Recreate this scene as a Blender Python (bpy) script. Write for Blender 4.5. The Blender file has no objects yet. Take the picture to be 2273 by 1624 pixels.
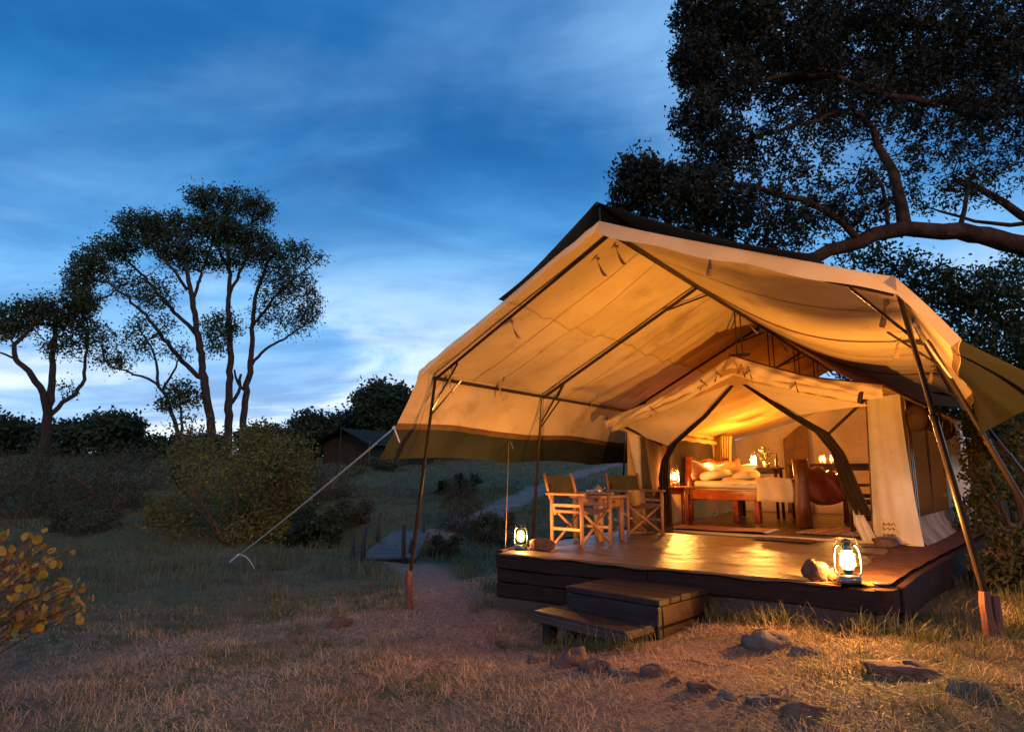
import bpy, math, random
import numpy as np
from mathutils import Vector, Matrix
random.seed(7); rng = np.random.default_rng(7)
S = bpy.context.scene
COL = S.collection
R = math.radians

# ------------------------------------------------------------------ camera, sky, sun, exposure
CAM_Z = 1.45
FPX, CXP, CYP = 1400.0, 1136.5, 812.0          # focal length and centre in units of a 2273 px wide picture
PITCH = math.atan(240 / 1400)
cam_d = bpy.data.cameras.new('camera'); cam_d.sensor_width = 36; cam_d.lens = 36 * FPX / 2273
cam_d.clip_start = 0.05; cam_d.clip_end = 3000
cam = bpy.data.objects.new('camera', cam_d); COL.objects.link(cam)
cam.location = (0, 0, CAM_Z); cam.rotation_euler = (math.pi / 2 + PITCH, 0, 0)
S.camera = cam

SUN_EL, SUN_AZ = R(22), R(205)      # afterglow, low behind the camera
SKY_GAIN = 1.10
W = bpy.data.worlds.new('World'); S.world = W; W.use_nodes = True
nt = W.node_tree; nt.nodes.clear()
def N(tree, typ, **kw):
    n = tree.nodes.new(typ)
    for k, v in kw.items():
        if k.startswith('i_'): n.inputs[k[2:].replace('_', ' ')].default_value = v
        else: setattr(n, k, v)
    return n
def ramp(tree, stops):
    n = tree.nodes.new('ShaderNodeValToRGB'); cr = n.color_ramp
    while len(cr.elements) < len(stops): cr.elements.new(0.5)
    for e, (p, c) in zip(cr.elements, stops):
        e.position = p; e.color = (*c, 1) if len(c) == 3 else c
    return n
def mixc(tree, fac, a, b, blend='MIX'):
    n = tree.nodes.new('ShaderNodeMix'); n.data_type = 'RGBA'; n.blend_type = blend
    for sock, val in ((n.inputs[0], fac), (n.inputs[6], a), (n.inputs[7], b)):
        if hasattr(val, 'links'): tree.links.new(val, sock)
        elif isinstance(val, (int, float)): sock.default_value = val
        else: sock.default_value = (*val, 1)
    return n.outputs[2]
def mathn(tree, op, a, b=None, clamp=False):
    n = tree.nodes.new('ShaderNodeMath'); n.operation = op; n.use_clamp = clamp
    for sock, val in ((n.inputs[0], a), (n.inputs[1], b)):
        if val is None: continue
        if hasattr(val, 'links'): tree.links.new(val, sock)
        else: sock.default_value = val
    return n.outputs[0]
def maprange(tree, v, a, b, c=0., d=1., smooth=True):
    n = tree.nodes.new('ShaderNodeMapRange'); n.interpolation_type = 'SMOOTHSTEP' if smooth else 'LINEAR'
    tree.links.new(v, n.inputs[0])
    for i, x in zip((1, 2, 3, 4), (a, b, c, d)): n.inputs[i].default_value = x
    return n.outputs[0]
L = nt.links.new
tc = N(nt, 'ShaderNodeTexCoord'); sep = N(nt, 'ShaderNodeSeparateXYZ'); L(tc.outputs['Generated'], sep.inputs[0])
ez = mathn(nt, 'MAXIMUM', sep.outputs[2], 0.0)
base = ramp(nt, [(0.0, (.50, .61, .84)), (.09, (.36, .54, .84)), (.19, (.19, .45, .82)), (.32, (.085, .34, .72)), (.48, (.012, .14, .40)), (1, (.010, .10, .32))])
L(ez, base.inputs[0])
den = mathn(nt, 'ADD', ez, 0.20)
cx_ = mathn(nt, 'DIVIDE', sep.outputs[0], den); cy_ = mathn(nt, 'DIVIDE', sep.outputs[1], den)
comb = N(nt, 'ShaderNodeCombineXYZ'); L(cx_, comb.inputs[0]); L(cy_, comb.inputs[1])
def cloud(loc, scl, rot, scale, detail, rough, dist=0.4):
    m = N(nt, 'ShaderNodeMapping'); L(comb.outputs[0], m.inputs[0])
    m.inputs['Location'].default_value = loc; m.inputs['Scale'].default_value = scl; m.inputs['Rotation'].default_value = (0, 0, rot)
    n = N(nt, 'ShaderNodeTexNoise'); L(m.outputs[0], n.inputs[0])
    n.inputs['Scale'].default_value = scale; n.inputs['Detail'].default_value = detail
    n.inputs['Roughness'].default_value = rough; n.inputs['Distortion'].default_value = dist
    return n.outputs[0]
CO = (2.74, 10.22); CP = (18.32, 27.54); CQ = (10.2, 27.73)
dark = cloud((CO[0], CO[1], 0), (1, 1.3, 1), .4, .70, 8, .54, .5)
c1 = mixc(nt, mathn(nt, 'MULTIPLY', maprange(nt, dark, .42, .62), maprange(nt, ez, .30, .56, .12, .95)), base.outputs[0], (.009, .105, .34))
wisp = cloud((CP[0], CP[1], 0), (.9, 1.2, 1), -.5, .62, 6, .50, .5)
c2 = mixc(nt, mathn(nt, 'MULTIPLY', maprange(nt, wisp, .45, .68), .80), c1, (.26, .52, .88))
bank = cloud((CQ[0], CQ[1], 0), (.55, .9, 1), .1, .95, 9, .60, .8)
low = maprange(nt, ez, .02, .40, 1, 0)
c3 = mixc(nt, mathn(nt, 'MULTIPLY', maprange(nt, bank, .45, .58), mathn(nt, 'MULTIPLY', low, .97)), c2, (.74, .86, .98))
tex = cloud((3.1, 9.4, 0), (.8, 1.5, 1), .25, 1.7, 10, .60, .6)       # fine structure of the cloud deck
c3 = mixc(nt, 1.0, c3, mixc(nt, maprange(nt, tex, .34, .66), (.74, .80, .86), (1.22, 1.16, 1.10)), 'MULTIPLY')
sky = N(nt, 'ShaderNodeTexSky'); sky.sky_type = 'NISHITA'; sky.sun_disc = False
sky.sun_elevation = SUN_EL; sky.sun_rotation = SUN_AZ
nish = mixc(nt, 1.0, sky.outputs[0], (.06, .06, .06), 'MULTIPLY')
c4 = mixc(nt, .06, c3, nish)
bg = N(nt, 'ShaderNodeBackground'); L(c4, bg.inputs[0]); bg.inputs[1].default_value = SKY_GAIN
wo = N(nt, 'ShaderNodeOutputWorld'); L(bg.outputs[0], wo.inputs[0])

sun_d = bpy.data.lights.new('sun', 'SUN'); sun_d.energy = 1.0; sun_d.angle = R(14); sun_d.color = (1, .50, .29)
sun = bpy.data.objects.new('sun', sun_d); COL.objects.link(sun)
sv = Vector((math.sin(SUN_AZ) * -1 * math.cos(SUN_EL), math.cos(SUN_AZ) * math.cos(SUN_EL), math.sin(SUN_EL)))
sun.rotation_euler = sv.to_track_quat('Z', 'Y').to_euler()

S.view_settings.view_transform = 'Standard'; S.view_settings.look = 'None'
S.view_settings.exposure = 0.24; S.view_settings.gamma = 1.0; S.view_settings.use_curve_mapping = False
S.render.engine = 'CYCLES'
S.cycles.use_denoising = True; S.cycles.use_adaptive_sampling = True; S.cycles.adaptive_threshold = 0.015
S.cycles.max_bounces = 7; S.cycles.diffuse_bounces = 4; S.cycles.transparent_max_bounces = 12
S.cycles.sample_clamp_indirect = 4.0; S.cycles.caustics_reflective = False; S.cycles.caustics_refractive = False

# ------------------------------------------------------------------ measuring helpers
LAMP_COL = (1.0, .44, .085)
def ray(px, py):
    a = (px - CXP) / FPX; b = -(py - CYP) / FPX
    return Vector((a, math.cos(PITCH) - math.sin(PITCH) * b, math.sin(PITCH) + math.cos(PITCH) * b))
def at(px, py, D):                       # the point D metres in front of the camera position
    r = ray(px, py); k = D / r.y
    return Vector((r.x * k, D, CAM_Z + r.z * k))
DECK_Z = 0.60
OX, OY = -0.1298, 7.1058                 # front left corner of the deck
UX, UY = 0.79835, -0.60220               # along the front of the deck
VX, VY = 0.60220, 0.79835                # from front to back
ANG = math.atan2(UY, UX)
def T(u, v, z=0.0): return Vector((OX + UX * u + VX * v, OY + UY * u + VY * v, DECK_Z + z))
def to_uv(x, y):
    dx, dy = x - OX, y - OY
    return dx * UX + dy * UY, dx * VX + dy * VY
def sstep(x, a, b):
    t = np.clip((x - a) / (b - a), 0, 1); return t * t * (3 - 2 * t)
def gz(x, y):                            # height of the ground
    x = np.asarray(x, float); y = np.asarray(y, float)
    u, v = to_uv(x, y)
    z = 0.055 * np.clip(u, -2.5, 0) + 0.083 * np.clip(u, 0, 4.3)
    z = z + .085 * np.exp(-((u - 2.75) / .55) ** 2 - ((v + .45) / .55) ** 2)
    z = z - 0.030 * np.clip(y - 9, 0, 9) * sstep(-u, -1, 3)
    z = z + 0.083 * np.clip(y - 19, 0, 46) * sstep(y, 17, 26)
    z = z - 0.55 * np.exp(-((y - 19.0 - .12 * (x + 3)) / 1.7) ** 2) * sstep(-u, 2, 5)
    z = z + .035 * np.sin(x * 1.3 + .7 * y) * np.cos(y * 1.1 - .4 * x) + .02 * np.sin(3.1 * x - 1.7 * y + 1)
    z = z + .25 * np.sin(x * .13 + 1) * np.sin(y * .11) * sstep(y, 14, 30)
    return z
def ground_at(px, py):                   # where a line of sight meets the ground
    r = ray(px, py); t = 1.5; last = 0
    while t < 140:
        p = Vector((0, 0, CAM_Z)) + r * t
        if p.z < float(gz(p.x, p.y)):
            for _ in range(14):
                m = (last + t) / 2; q = Vector((0, 0, CAM_Z)) + r * m
                if q.z < float(gz(q.x, q.y)): t = m
                else: last = m
            return Vector((0, 0, CAM_Z)) + r * t
        last = t; t *= 1.02
    return Vector((0, 0, CAM_Z)) + r * 60

# ------------------------------------------------------------------ object helpers
def tag(o, label=None, cat=None, group=None, kind=None):
    if label: o['label'] = label
    if cat: o['category'] = cat
    if group: o['group'] = group
    if kind: o['kind'] = kind
    return o
def thing(name, label, cat, loc=(0, 0, 0), rotz=0.0, group=None):
    o = bpy.data.objects.new(name, None); COL.objects.link(o)
    o.empty_display_size = .1
    o.location = loc; o.rotation_euler = (0, 0, rotz)
    return tag(o, label, cat, group)
class MB:
    def __init__(self): self.v = []; self.f = []
    def add(self, vs, fs):
        b = len(self.v); self.v += [tuple(p) for p in vs]; self.f += [tuple(i + b for i in f) for f in fs]; return self
    def box(self, c, s, rot=None, ch=0.0, jit=0.0):
        hx, hy, hz = s[0] / 2, s[1] / 2, s[2] / 2
        if ch <= 0:
            vs = [Vector((sx * hx, sy * hy, sz * hz)) for sx in (-1, 1) for sy in (-1, 1) for sz in (-1, 1)]
            fs = [(0, 1, 3, 2), (4, 6, 7, 5), (0, 4, 5, 1), (2, 3, 7, 6), (0, 2, 6, 4), (1, 5, 7, 3)]
        else:
            vs, ix = [], {}
            for sx in (-1, 1):
                for sy in (-1, 1):
                    for sz in (-1, 1):
                        for ax in range(3):
                            p = [sx * (hx - ch), sy * (hy - ch), sz * (hz - ch)]
                            p[ax] = (sx * hx, sy * hy, sz * hz)[ax]
                            ix[sx, sy, sz, ax] = len(vs); vs.append(Vector(p))
            fs = []
            for ax in range(3):
                a, b = (ax + 1) % 3, (ax + 2) % 3
                for s_ in (-1, 1):
                    q = []
                    for pa, pb in ((-1, -1), (1, -1), (1, 1), (-1, 1)):
                        k = [0, 0, 0]; k[ax] = s_; k[a] = pa; k[b] = pb; q.append(ix[(*k, ax)])
                    fs.append(tuple(q if s_ > 0 else q[::-1]))
            for ax in range(3):
                a, b = (ax + 1) % 3, (ax + 2) % 3
                for sa in (-1, 1):
                    for sb in (-1, 1):
                        q = []
                        for sx, wh in ((-1, a), (1, a), (1, b), (-1, b)):
                            k = [0, 0, 0]; k[ax] = sx; k[a] = sa; k[b] = sb; q.append(ix[(*k, wh)])
                        fs.append(tuple(q))
            for sx in (-1, 1):
                for sy in (-1, 1):
                    for sz in (-1, 1): fs.append(tuple(ix[sx, sy, sz, ax] for ax in range(3)))
        if jit: vs = [p + Vector((random.uniform(-jit, jit), random.uniform(-jit, jit), random.uniform(-jit, jit))) for p in vs]
        if rot is not None:
            m = rot if isinstance(rot, Matrix) else Matrix.Rotation(rot, 3, 'Z')
            vs = [m @ p for p in vs]
        c = Vector(c)
        return self.add([p + c for p in vs], fs)
    def bar(self, p0, p1, w, h, up=(0, 0, 1), ch=0.0):
        p0, p1 = Vector(p0), Vector(p1); d = p1 - p0; ln = d.length; x = d.normalized()
        u = Vector(up)
        if abs(x.dot(u)) > .98: u = Vector((1, 0, 0))
        y = u.cross(x).normalized(); z = x.cross(y)
        m = Matrix((x, y, z)).transposed()
        return self.box((p0 + p1) / 2, (ln, w, h), m, ch)
    def tube(self, pts, rad, n=8, caps=True):
        pts = [Vector(p) for p in pts]
        if isinstance(rad, (int, float)): rad = [rad] * len(pts)
        b = len(self.v); prev = None
        for i, p in enumerate(pts):
            d = (pts[min(i + 1, len(pts) - 1)] - pts[max(i - 1, 0)])
            d = d.normalized() if d.length > 1e-9 else Vector((0, 0, 1))
            if prev is None:
                a = Vector((0, 0, 1)) if abs(d.z) < .9 else Vector((1, 0, 0))
                y = d.cross(a).normalized()
            else: y = (prev - d * prev.dot(d)).normalized()
            prev = y; z = d.cross(y)
            for k in range(n):
                t = 2 * math.pi * k / n
                self.v.append(tuple(p + (y * math.cos(t) + z * math.sin(t)) * rad[i]))
        for i in range(len(pts) - 1):
            for k in range(n):
                k2 = (k + 1) % n
                self.f.append((b + i * n + k, b + i * n + k2, b + (i + 1) * n + k2, b + (i + 1) * n + k))
        if caps:
            self.f.append(tuple(b + k for k in range(n))[::-1]); e = b + (len(pts) - 1) * n
            self.f.append(tuple(e + k for k in range(n)))
        return self
    def lathe(self, prof, c=(0, 0, 0), n=16, close=True):
        b = len(self.v); c = Vector(c)
        for r_, z in prof:
            for k in range(n):
                t = 2 * math.pi * k / n
                self.v.append((c.x + r_ * math.cos(t), c.y + r_ * math.sin(t), c.z + z))
        for i in range(len(prof) - 1):
            for k in range(n):
                k2 = (k + 1) % n
                self.f.append((b + i * n + k, b + i * n + k2, b + (i + 1) * n + k2, b + (i + 1) * n + k))
        if close:
            self.f.append(tuple(b + k for k in range(n))[::-1]); e = b + (len(prof) - 1) * n
            self.f.append(tuple(e + k for k in range(n)))
        return self
    def grid(self, f, nu, nv):
        b = len(self.v)
        for i in range(nu + 1):
            for j in range(nv + 1): self.v.append(tuple(f(i / nu, j / nv)))
        for i in range(nu):
            for j in range(nv):
                a = b + i * (nv + 1) + j
                self.f.append((a, a + nv + 1, a + nv + 2, a + 1))
        return self
    def mesh(self, name, mat=None, smooth=False):
        m = bpy.data.meshes.new(name); m.from_pydata(self.v, [], self.f); m.update()
        if mat: m.materials.append(mat)
        if smooth: m.polygons.foreach_set('use_smooth', [True] * len(m.polygons))
        return m
    def build(self, name, mat, parent=None, smooth=False, loc=None, rot=None, solid=0.0):
        o = bpy.data.objects.new(name, self.mesh(name, mat, smooth)); COL.objects.link(o)
        if parent: o.parent = parent
        if loc is not None: o.location = loc
        if rot is not None: o.rotation_euler = rot
        if solid:
            md = o.modifiers.new('thick', 'SOLIDIFY'); md.thickness = solid; md.offset = 0
        return o
def mesh_np(name, verts, quads, mat, tris=None):
    verts = np.asarray(verts, np.float32)
    me = bpy.data.meshes.new(name); me.vertices.add(len(verts)); me.vertices.foreach_set('co', verts.ravel())
    nq = 0 if quads is None else len(quads); ntr = 0 if tris is None else len(tris)
    li = []
    if nq: li.append(np.asarray(quads, np.int32).ravel())
    if ntr: li.append(np.asarray(tris, np.int32).ravel())
    li = np.concatenate(li)
    me.loops.add(len(li)); me.loops.foreach_set('vertex_index', li)
    st = np.concatenate([np.arange(nq) * 4, nq * 4 + np.arange(ntr) * 3]).astype(np.int32)
    me.polygons.add(nq + ntr); me.polygons.foreach_set('loop_start', st)
    me.update(calc_edges=True)
    if mat: me.materials.append(mat)
    return me
def obj_np(name, me, parent=None):
    o = bpy.data.objects.new(name, me); COL.objects.link(o)
    if parent: o.parent = parent
    return o
def copy_tree(o, parent=None):
    c = o.copy(); COL.objects.link(c); c.parent = parent
    for ch in list(o.children): copy_tree(ch, c)
    return c

# ------------------------------------------------------------------ materials
def new_mat(name):
    m = bpy.data.materials.new(name); m.use_nodes = True; t = m.node_tree
    for n in list(t.nodes): t.nodes.remove(n)
    out = t.nodes.new('ShaderNodeOutputMaterial'); return m, t, out
def noise_of(t, scale, detail=4, rough=.55, stretch=None, coord='Object', dist=0.0):
    tcn = t.nodes.new('ShaderNodeTexCoord'); mp = t.nodes.new('ShaderNodeMapping')
    t.links.new(tcn.outputs[coord], mp.inputs[0])
    if stretch: mp.inputs['Scale'].default_value = stretch
    n = t.nodes.new('ShaderNodeTexNoise'); t.links.new(mp.outputs[0], n.inputs[0])
    n.inputs['Scale'].default_value = scale; n.inputs['Detail'].default_value = detail
    n.inputs['Roughness'].default_value = rough; n.inputs['Distortion'].default_value = dist
    return n.outputs[0]
def mat(name, a, b=None, scale=6, rough=.7, bump=.2, bscale=None, stretch=None, trans=0.0, metal=0.0, tint=None, spec=.5, lo=.35, hi=.65, bdist=.02, grime=None):
    m, t, out = new_mat(name)
    p = t.nodes.new('ShaderNodeBsdfPrincipled')
    p.inputs['Roughness'].default_value = rough; p.inputs['Metallic'].default_value = metal
    p.inputs['Specular IOR Level'].default_value = spec
    if b is None: b = tuple(x * .75 for x in a)
    nf = noise_of(t, scale, 5, .6, stretch)
    col = mixc(t, maprange(t, nf, lo, hi), a, b)
    if grime:
        g2 = noise_of(t, grime[1], 4, .6)
        col = mixc(t, maprange(t, g2, grime[2], grime[2] + .16), col, grime[0])
        g3 = noise_of(t, grime[1] * 7, 6, .7)
        col = mixc(t, mathn(t, 'MULTIPLY', maprange(t, g3, .60, .72), .55), col, tuple(x * .8 for x in grime[0]))
    oi = t.nodes.new('ShaderNodeObjectInfo')
    col = mixc(t, 1.0, col, mixc(t, oi.outputs['Random'], (.86, .86, .86), (1.1, 1.08, 1.06)), 'MULTIPLY')
    t.links.new(col, p.inputs['Base Color'])
    if bump:
        bn = t.nodes.new('ShaderNodeBump'); bn.inputs['Strength'].default_value = bump; bn.inputs['Distance'].default_value = bdist
        t.links.new(noise_of(t, bscale or scale * 4, 6, .65, stretch), bn.inputs['Height'])
        t.links.new(bn.outputs[0], p.inputs['Normal'])
    sh = p.outputs[0]
    if trans:
        tr = t.nodes.new('ShaderNodeBsdfTranslucent')
        t.links.new(col if tint is None else mixc(t, 1.0, col, tint, 'MULTIPLY'), tr.inputs[0])
        mx = t.nodes.new('ShaderNodeMixShader'); mx.inputs[0].default_value = trans
        t.links.new(p.outputs[0], mx.inputs[1]); t.links.new(tr.outputs[0], mx.inputs[2]); sh = mx.outputs[0]
    t.links.new(sh, out.inputs[0]); return m
def leaf_mat(name, cols, trans=.35, rough=.6, spec=.3):
    m, t, out = new_mat(name)
    g = t.nodes.new('ShaderNodeNewGeometry')
    rp = ramp(t, [(i / max(1, len(cols) - 1), c) for i, c in enumerate(cols)])
    t.links.new(g.outputs['Random Per Island'], rp.inputs[0])
    col = mixc(t, 1.0, rp.outputs[0], mixc(t, maprange(t, noise_of(t, .8, 3), .35, .65), (.7, .7, .7), (1.2, 1.15, 1.0)), 'MULTIPLY')
    p = t.nodes.new('ShaderNodeBsdfPrincipled'); t.links.new(col, p.inputs['Base Color'])
    p.inputs['Roughness'].default_value = rough; p.inputs['Specular IOR Level'].default_value = spec
    tr = t.nodes.new('ShaderNodeBsdfTranslucent'); t.links.new(col, tr.inputs[0])
    mx = t.nodes.new('ShaderNodeMixShader'); mx.inputs[0].default_value = trans
    t.links.new(p.outputs[0], mx.inputs[1]); t.links.new(tr.outputs[0], mx.inputs[2])
    t.links.new(mx.outputs[0], out.inputs[0]); return m
def emit_mat(name, col, s):
    m, t, out = new_mat(name); e = t.nodes.new('ShaderNodeEmission')
    e.inputs[0].default_value = (*col, 1); e.inputs[1].default_value = s
    tr = t.nodes.new('ShaderNodeBsdfTransparent'); ad = t.nodes.new('ShaderNodeAddShader')     # a flame glows and hides nothing
    t.links.new(e.outputs[0], ad.inputs[0]); t.links.new(tr.outputs[0], ad.inputs[1])
    t.links.new(ad.outputs[0], out.inputs[0]); return m
def glass_mat(name, tint=(1, .97, .9), gl=.12):
    m, t, out = new_mat(name)
    tr = t.nodes.new('ShaderNodeBsdfTransparent'); tr.inputs[0].default_value = (*tint, 1)
    g = t.nodes.new('ShaderNodeBsdfGlossy'); g.inputs['Roughness'].default_value = .05
    lw = t.nodes.new('ShaderNodeLayerWeight'); lw.inputs[0].default_value = .35
    mx = t.nodes.new('ShaderNodeMixShader'); t.links.new(mathn(t, 'ADD', mathn(t, 'MULTIPLY', lw.outputs[1], .5), gl * .3), mx.inputs[0])
    t.links.new(tr.outputs[0], mx.inputs[1]); t.links.new(g.outputs[0], mx.inputs[2])
    sc_ = t.nodes.new('ShaderNodeBsdfTranslucent'); sc_.inputs[0].default_value = (.9, .8, .6, 1)      # scatter added so the globe glows around the flame
    m2 = t.nodes.new('ShaderNodeMixShader'); m2.inputs[0].default_value = .014; t.links.new(mx.outputs[0], m2.inputs[1]); t.links.new(sc_.outputs[0], m2.inputs[2])
    t.links.new(m2.outputs[0], out.inputs[0]); return m
def mesh_mat(name, col, openness):        # insect screen: part thread, part hole
    m, t, out = new_mat(name)
    tr = t.nodes.new('ShaderNodeBsdfTransparent')
    d = t.nodes.new('ShaderNodeBsdfDiffuse'); d.inputs[0].default_value = (*col, 1)
    mx = t.nodes.new('ShaderNodeMixShader'); mx.inputs[0].default_value = openness
    t.links.new(d.outputs[0], mx.inputs[1]); t.links.new(tr.outputs[0], mx.inputs[2])
    t.links.new(mx.outputs[0], out.inputs[0]); return m

M = {}
M['canvas'] = mat('canvas_cream', (.62, .47, .27), (.56, .41, .225), 2.2, .85, .12, 55, trans=.07, bdist=.01, grime=((.40, .28, .15), 1.3, .56), spec=.2)
M['canvas_pale'] = mat('canvas_pale', (.70, .60, .46), (.62, .51, .37), 3, .85, .14, 40, trans=.08, bdist=.01, grime=((.45, .35, .24), 2.3, .62), spec=.2)
M['canvas_in'] = mat('canvas_lining', (.66, .42, .13), (.57, .34, .10), 2, .85, .14, 40, trans=.42, bdist=.01, spec=.2)
M['canvas_green'] = mat('canvas_green', (.022, .027, .022), (.015, .019, .016), 3, .8, .15, 40, trans=.03, bdist=.01, spec=.25)
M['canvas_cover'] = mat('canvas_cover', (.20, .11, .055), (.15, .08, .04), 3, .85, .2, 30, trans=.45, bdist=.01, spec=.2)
M['canvas_seam'] = mat('canvas_seam', (.46, .32, .17), (.38, .26, .13), 3, .9, .2, 60, spec=.1)
M['canvas_dirty'] = mat('canvas_dirty', (.36, .28, .21), (.22, .16, .12), 3, .9, .25, 30, bdist=.01, spec=.15)
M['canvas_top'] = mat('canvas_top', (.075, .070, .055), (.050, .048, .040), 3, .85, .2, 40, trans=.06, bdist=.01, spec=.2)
M['canvas_shaded'] = mat('canvas_green_shaded', (.008, .008, .007), (.006, .006, .005), 3, .9, .2, 40, bdist=.01, spec=.1)  # green border canvas with shade put into its colour, against the near lantern
M['canvas_hem'] = mat('canvas_hem', (.68, .55, .36), (.60, .46, .29), 3, .85, .2, 40, trans=.50, bdist=.01, spec=.2)
M['canvas_far'] = mat('canvas_far', (.014, .026, .020), (.010, .018, .015), 3, .9, .1, 40, spec=.1)
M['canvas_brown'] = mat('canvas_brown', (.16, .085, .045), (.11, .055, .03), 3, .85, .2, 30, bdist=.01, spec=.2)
M['mesh_dark'] = mat('door_mesh', (.05, .032, .020), (.035, .022, .013), 5, .9, .2, 60, spec=.1, trans=.1)
M['screen'] = mesh_mat('window_screen', (.035, .022, .015), .22)
M['pole'] = mat('pole_metal', (.022, .015, .012), (.036, .022, .016), 5, .20, .05, 40, metal=.0, spec=.40)
M['strap'] = mat('strap_cloth', (.36, .25, .14), (.26, .17, .09), 12, .9, .2, 60, spec=.1)
M['rope'] = mat('rope_white', (.72, .68, .62), (.55, .50, .45), 60, .85, .5, 220, spec=.2)
M['deckwood'] = mat('deck_wood', (.016, .0055, .0035), (.028, .010, .0065), 3.5, .62, .6, 18, stretch=(1, 6, 9), bdist=.012, spec=.18, grime=((.05, .026, .018), 5, .64))
M['deckpale'] = mat('deck_wood_weathered', (.075, .038, .026), (.045, .022, .015), 3.5, .75, .6, 18, stretch=(1, 6, 9), bdist=.012)
M['stepwood'] = mat('step_wood', (.017, .009, .0085), (.030, .017, .016), 3, .55, .6, 14, stretch=(1.2, 7, 9), bdist=.012, spec=.22, grime=((.055, .036, .033), 4, .62))
M['sheet'] = mat('groundsheet', (.15, .105, .078), (.105, .072, .052), 2.5, .37, .8, 7, bdist=.02, spec=.26, grime=((.10, .062, .04), 2.2, .60))
M['floor_in'] = mat('tent_floor', (.13, .095, .045), (.09, .065, .03), 2.5, .30, .4, 6, bdist=.02, spec=.5)
M['earth'] = mat('red_sand', (.16, .075, .045), (.11, .05, .03), 9, .95, .7, 60, bdist=.02, spec=.1)
M['chair'] = mat('chair_wood', (.42, .21, .095), (.30, .14, .06), 5, .45, .3, 22, stretch=(3, 3, .6), bdist=.006)
M['chairdark'] = mat('dark_chair_wood', (.055, .028, .016), (.035, .018, .010), 5, .45, .3, 22, bdist=.006)
M['chaircloth'] = mat('chair_cloth', (.085, .072, .035), (.065, .055, .026), 6, .9, .25, 90, spec=.15)
M['seatcloth'] = mat('seat_cloth', (.30, .20, .13), (.22, .14, .09), 6, .9, .25, 90, spec=.15)
M['redwood'] = mat('bed_wood', (.26, .050, .016), (.15, .026, .010), 4, .28, .3, 12, stretch=(1, 3, 3), bdist=.008, spec=.6)
M['barkwood'] = mat('log_wood', (.17, .055, .024), (.075, .026, .014), 5, .35, .6, 9, stretch=(3, 3, .5), bdist=.02, spec=.5)
M['linen'] = mat('linen', (.78, .72, .62), (.72, .65, .54), 4, .85, .35, 9, bdist=.02, spec=.2)
M['cloth_grey'] = mat('bed_throw', (.52, .42, .36), (.46, .37, .31), 5, .9, .4, 12, bdist=.02, spec=.2)
M['lantern'] = mat('lantern_metal', (.16, .20, .24), (.10, .12, .15), 8, .28, .1, 50, metal=.85)
M['tin'] = mat('tin', (.55, .52, .48), (.40, .38, .35), 8, .25, .1, 50, metal=.9)
M['glass'] = glass_mat('lantern_glass')
M['flame'] = emit_mat('flame', (1.0, .46, .09), 6.0)
M['candle'] = emit_mat('candle_flame', (1.0, .46, .09), 6.0)
M['wax'] = mat('wax', (.85, .72, .5), rough=.5, trans=.3)
M['stone'] = mat('stone_red', (.15, .078, .060), (.085, .046, .036), 7, .9, .8, 26, bdist=.03, spec=.2)
M['stonegrey'] = mat('stone_grey', (.145, .108, .098), (.09, .066, .06), 7, .9, .8, 26, bdist=.03, spec=.2)
M['post'] = mat('red_post', (.16, .042, .026), (.10, .026, .018), 6, .6, .5, 20, stretch=(5, 5, .6), bdist=.01)
M['postdark'] = mat('dark_post', (.035, .028, .024), (.022, .018, .016), 6, .8, .5, 20, stretch=(5, 5, .6), bdist=.01)
M['bridgewood'] = mat('bridge_wood', (.075, .07, .072), (.045, .042, .042), 4, .85, .5, 18, bdist=.012)
M['bark'] = mat('bark', (.050, .038, .030), (.030, .022, .017), 4, .9, .9, 12, stretch=(3, 3, .8), bdist=.05, spec=.15)
M['barkwarm'] = mat('bark_warm', (.085, .038, .020), (.032, .015, .009), 2.5, .9, 1.0, 9, bdist=.06, spec=.15)
M['twig'] = mat('twig', (.17, .085, .055), (.10, .05, .032), 5, .85, .3, 30, spec=.15)
M['leafdark'] = leaf_mat('leaf_acacia', [(.018, .034, .013), (.032, .052, .018), (.045, .062, .022)], .25)
M['leaffar'] = leaf_mat('leaf_far', [(.018, .036, .018), (.028, .048, .020)], .2)
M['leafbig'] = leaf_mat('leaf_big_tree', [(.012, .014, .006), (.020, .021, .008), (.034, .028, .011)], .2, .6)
M['leafolive'] = leaf_mat('leaf_olive', [(.085, .090, .022), (.14, .13, .030), (.22, .17, .035)], .35)
M['leafshrub'] = leaf_mat('leaf_shrub', [(.035, .045, .020), (.055, .060, .028), (.075, .068, .036)], .3)
M['leafyellow'] = mat('leaf_yellow', (.46, .25, .028), (.31, .20, .030), 9, .5, .2, 40, trans=.35, spec=.35, bdist=.005)
M['leafbrown'] = mat('leaf_yellow_brown', (.34, .13, .022), (.22, .10, .025), 14, .6, .3, 40, trans=.3, spec=.3, bdist=.005)
M['leafgreen'] = mat('leaf_yellow_green', (.22, .19, .030), (.14, .13, .028), 9, .5, .2, 40, trans=.35, spec=.35, bdist=.005)
M['straw'] = leaf_mat('straw', [(.36, .20, .12), (.50, .31, .18), (.64, .43, .26), (.30, .165, .10)], .25)
M['litter'] = leaf_mat('dead_leaf', [(.14, .075, .045), (.22, .12, .07), (.09, .05, .032), (.28, .17, .10)], .2)
M['grassgreen'] = leaf_mat('grass_green', [(.075, .085, .028), (.12, .12, .040), (.20, .16, .060), (.10, .095, .035)], .3)
M['drymeadow'] = leaf_mat('grass_dry_meadow', [(.15, .10, .06), (.22, .15, .085), (.11, .085, .045)], .3)
M['grassfar'] = leaf_mat('grass_far', [(.055, .070, .034), (.10, .105, .048), (.17, .14, .075), (.075, .085, .040)], .3)

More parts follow.
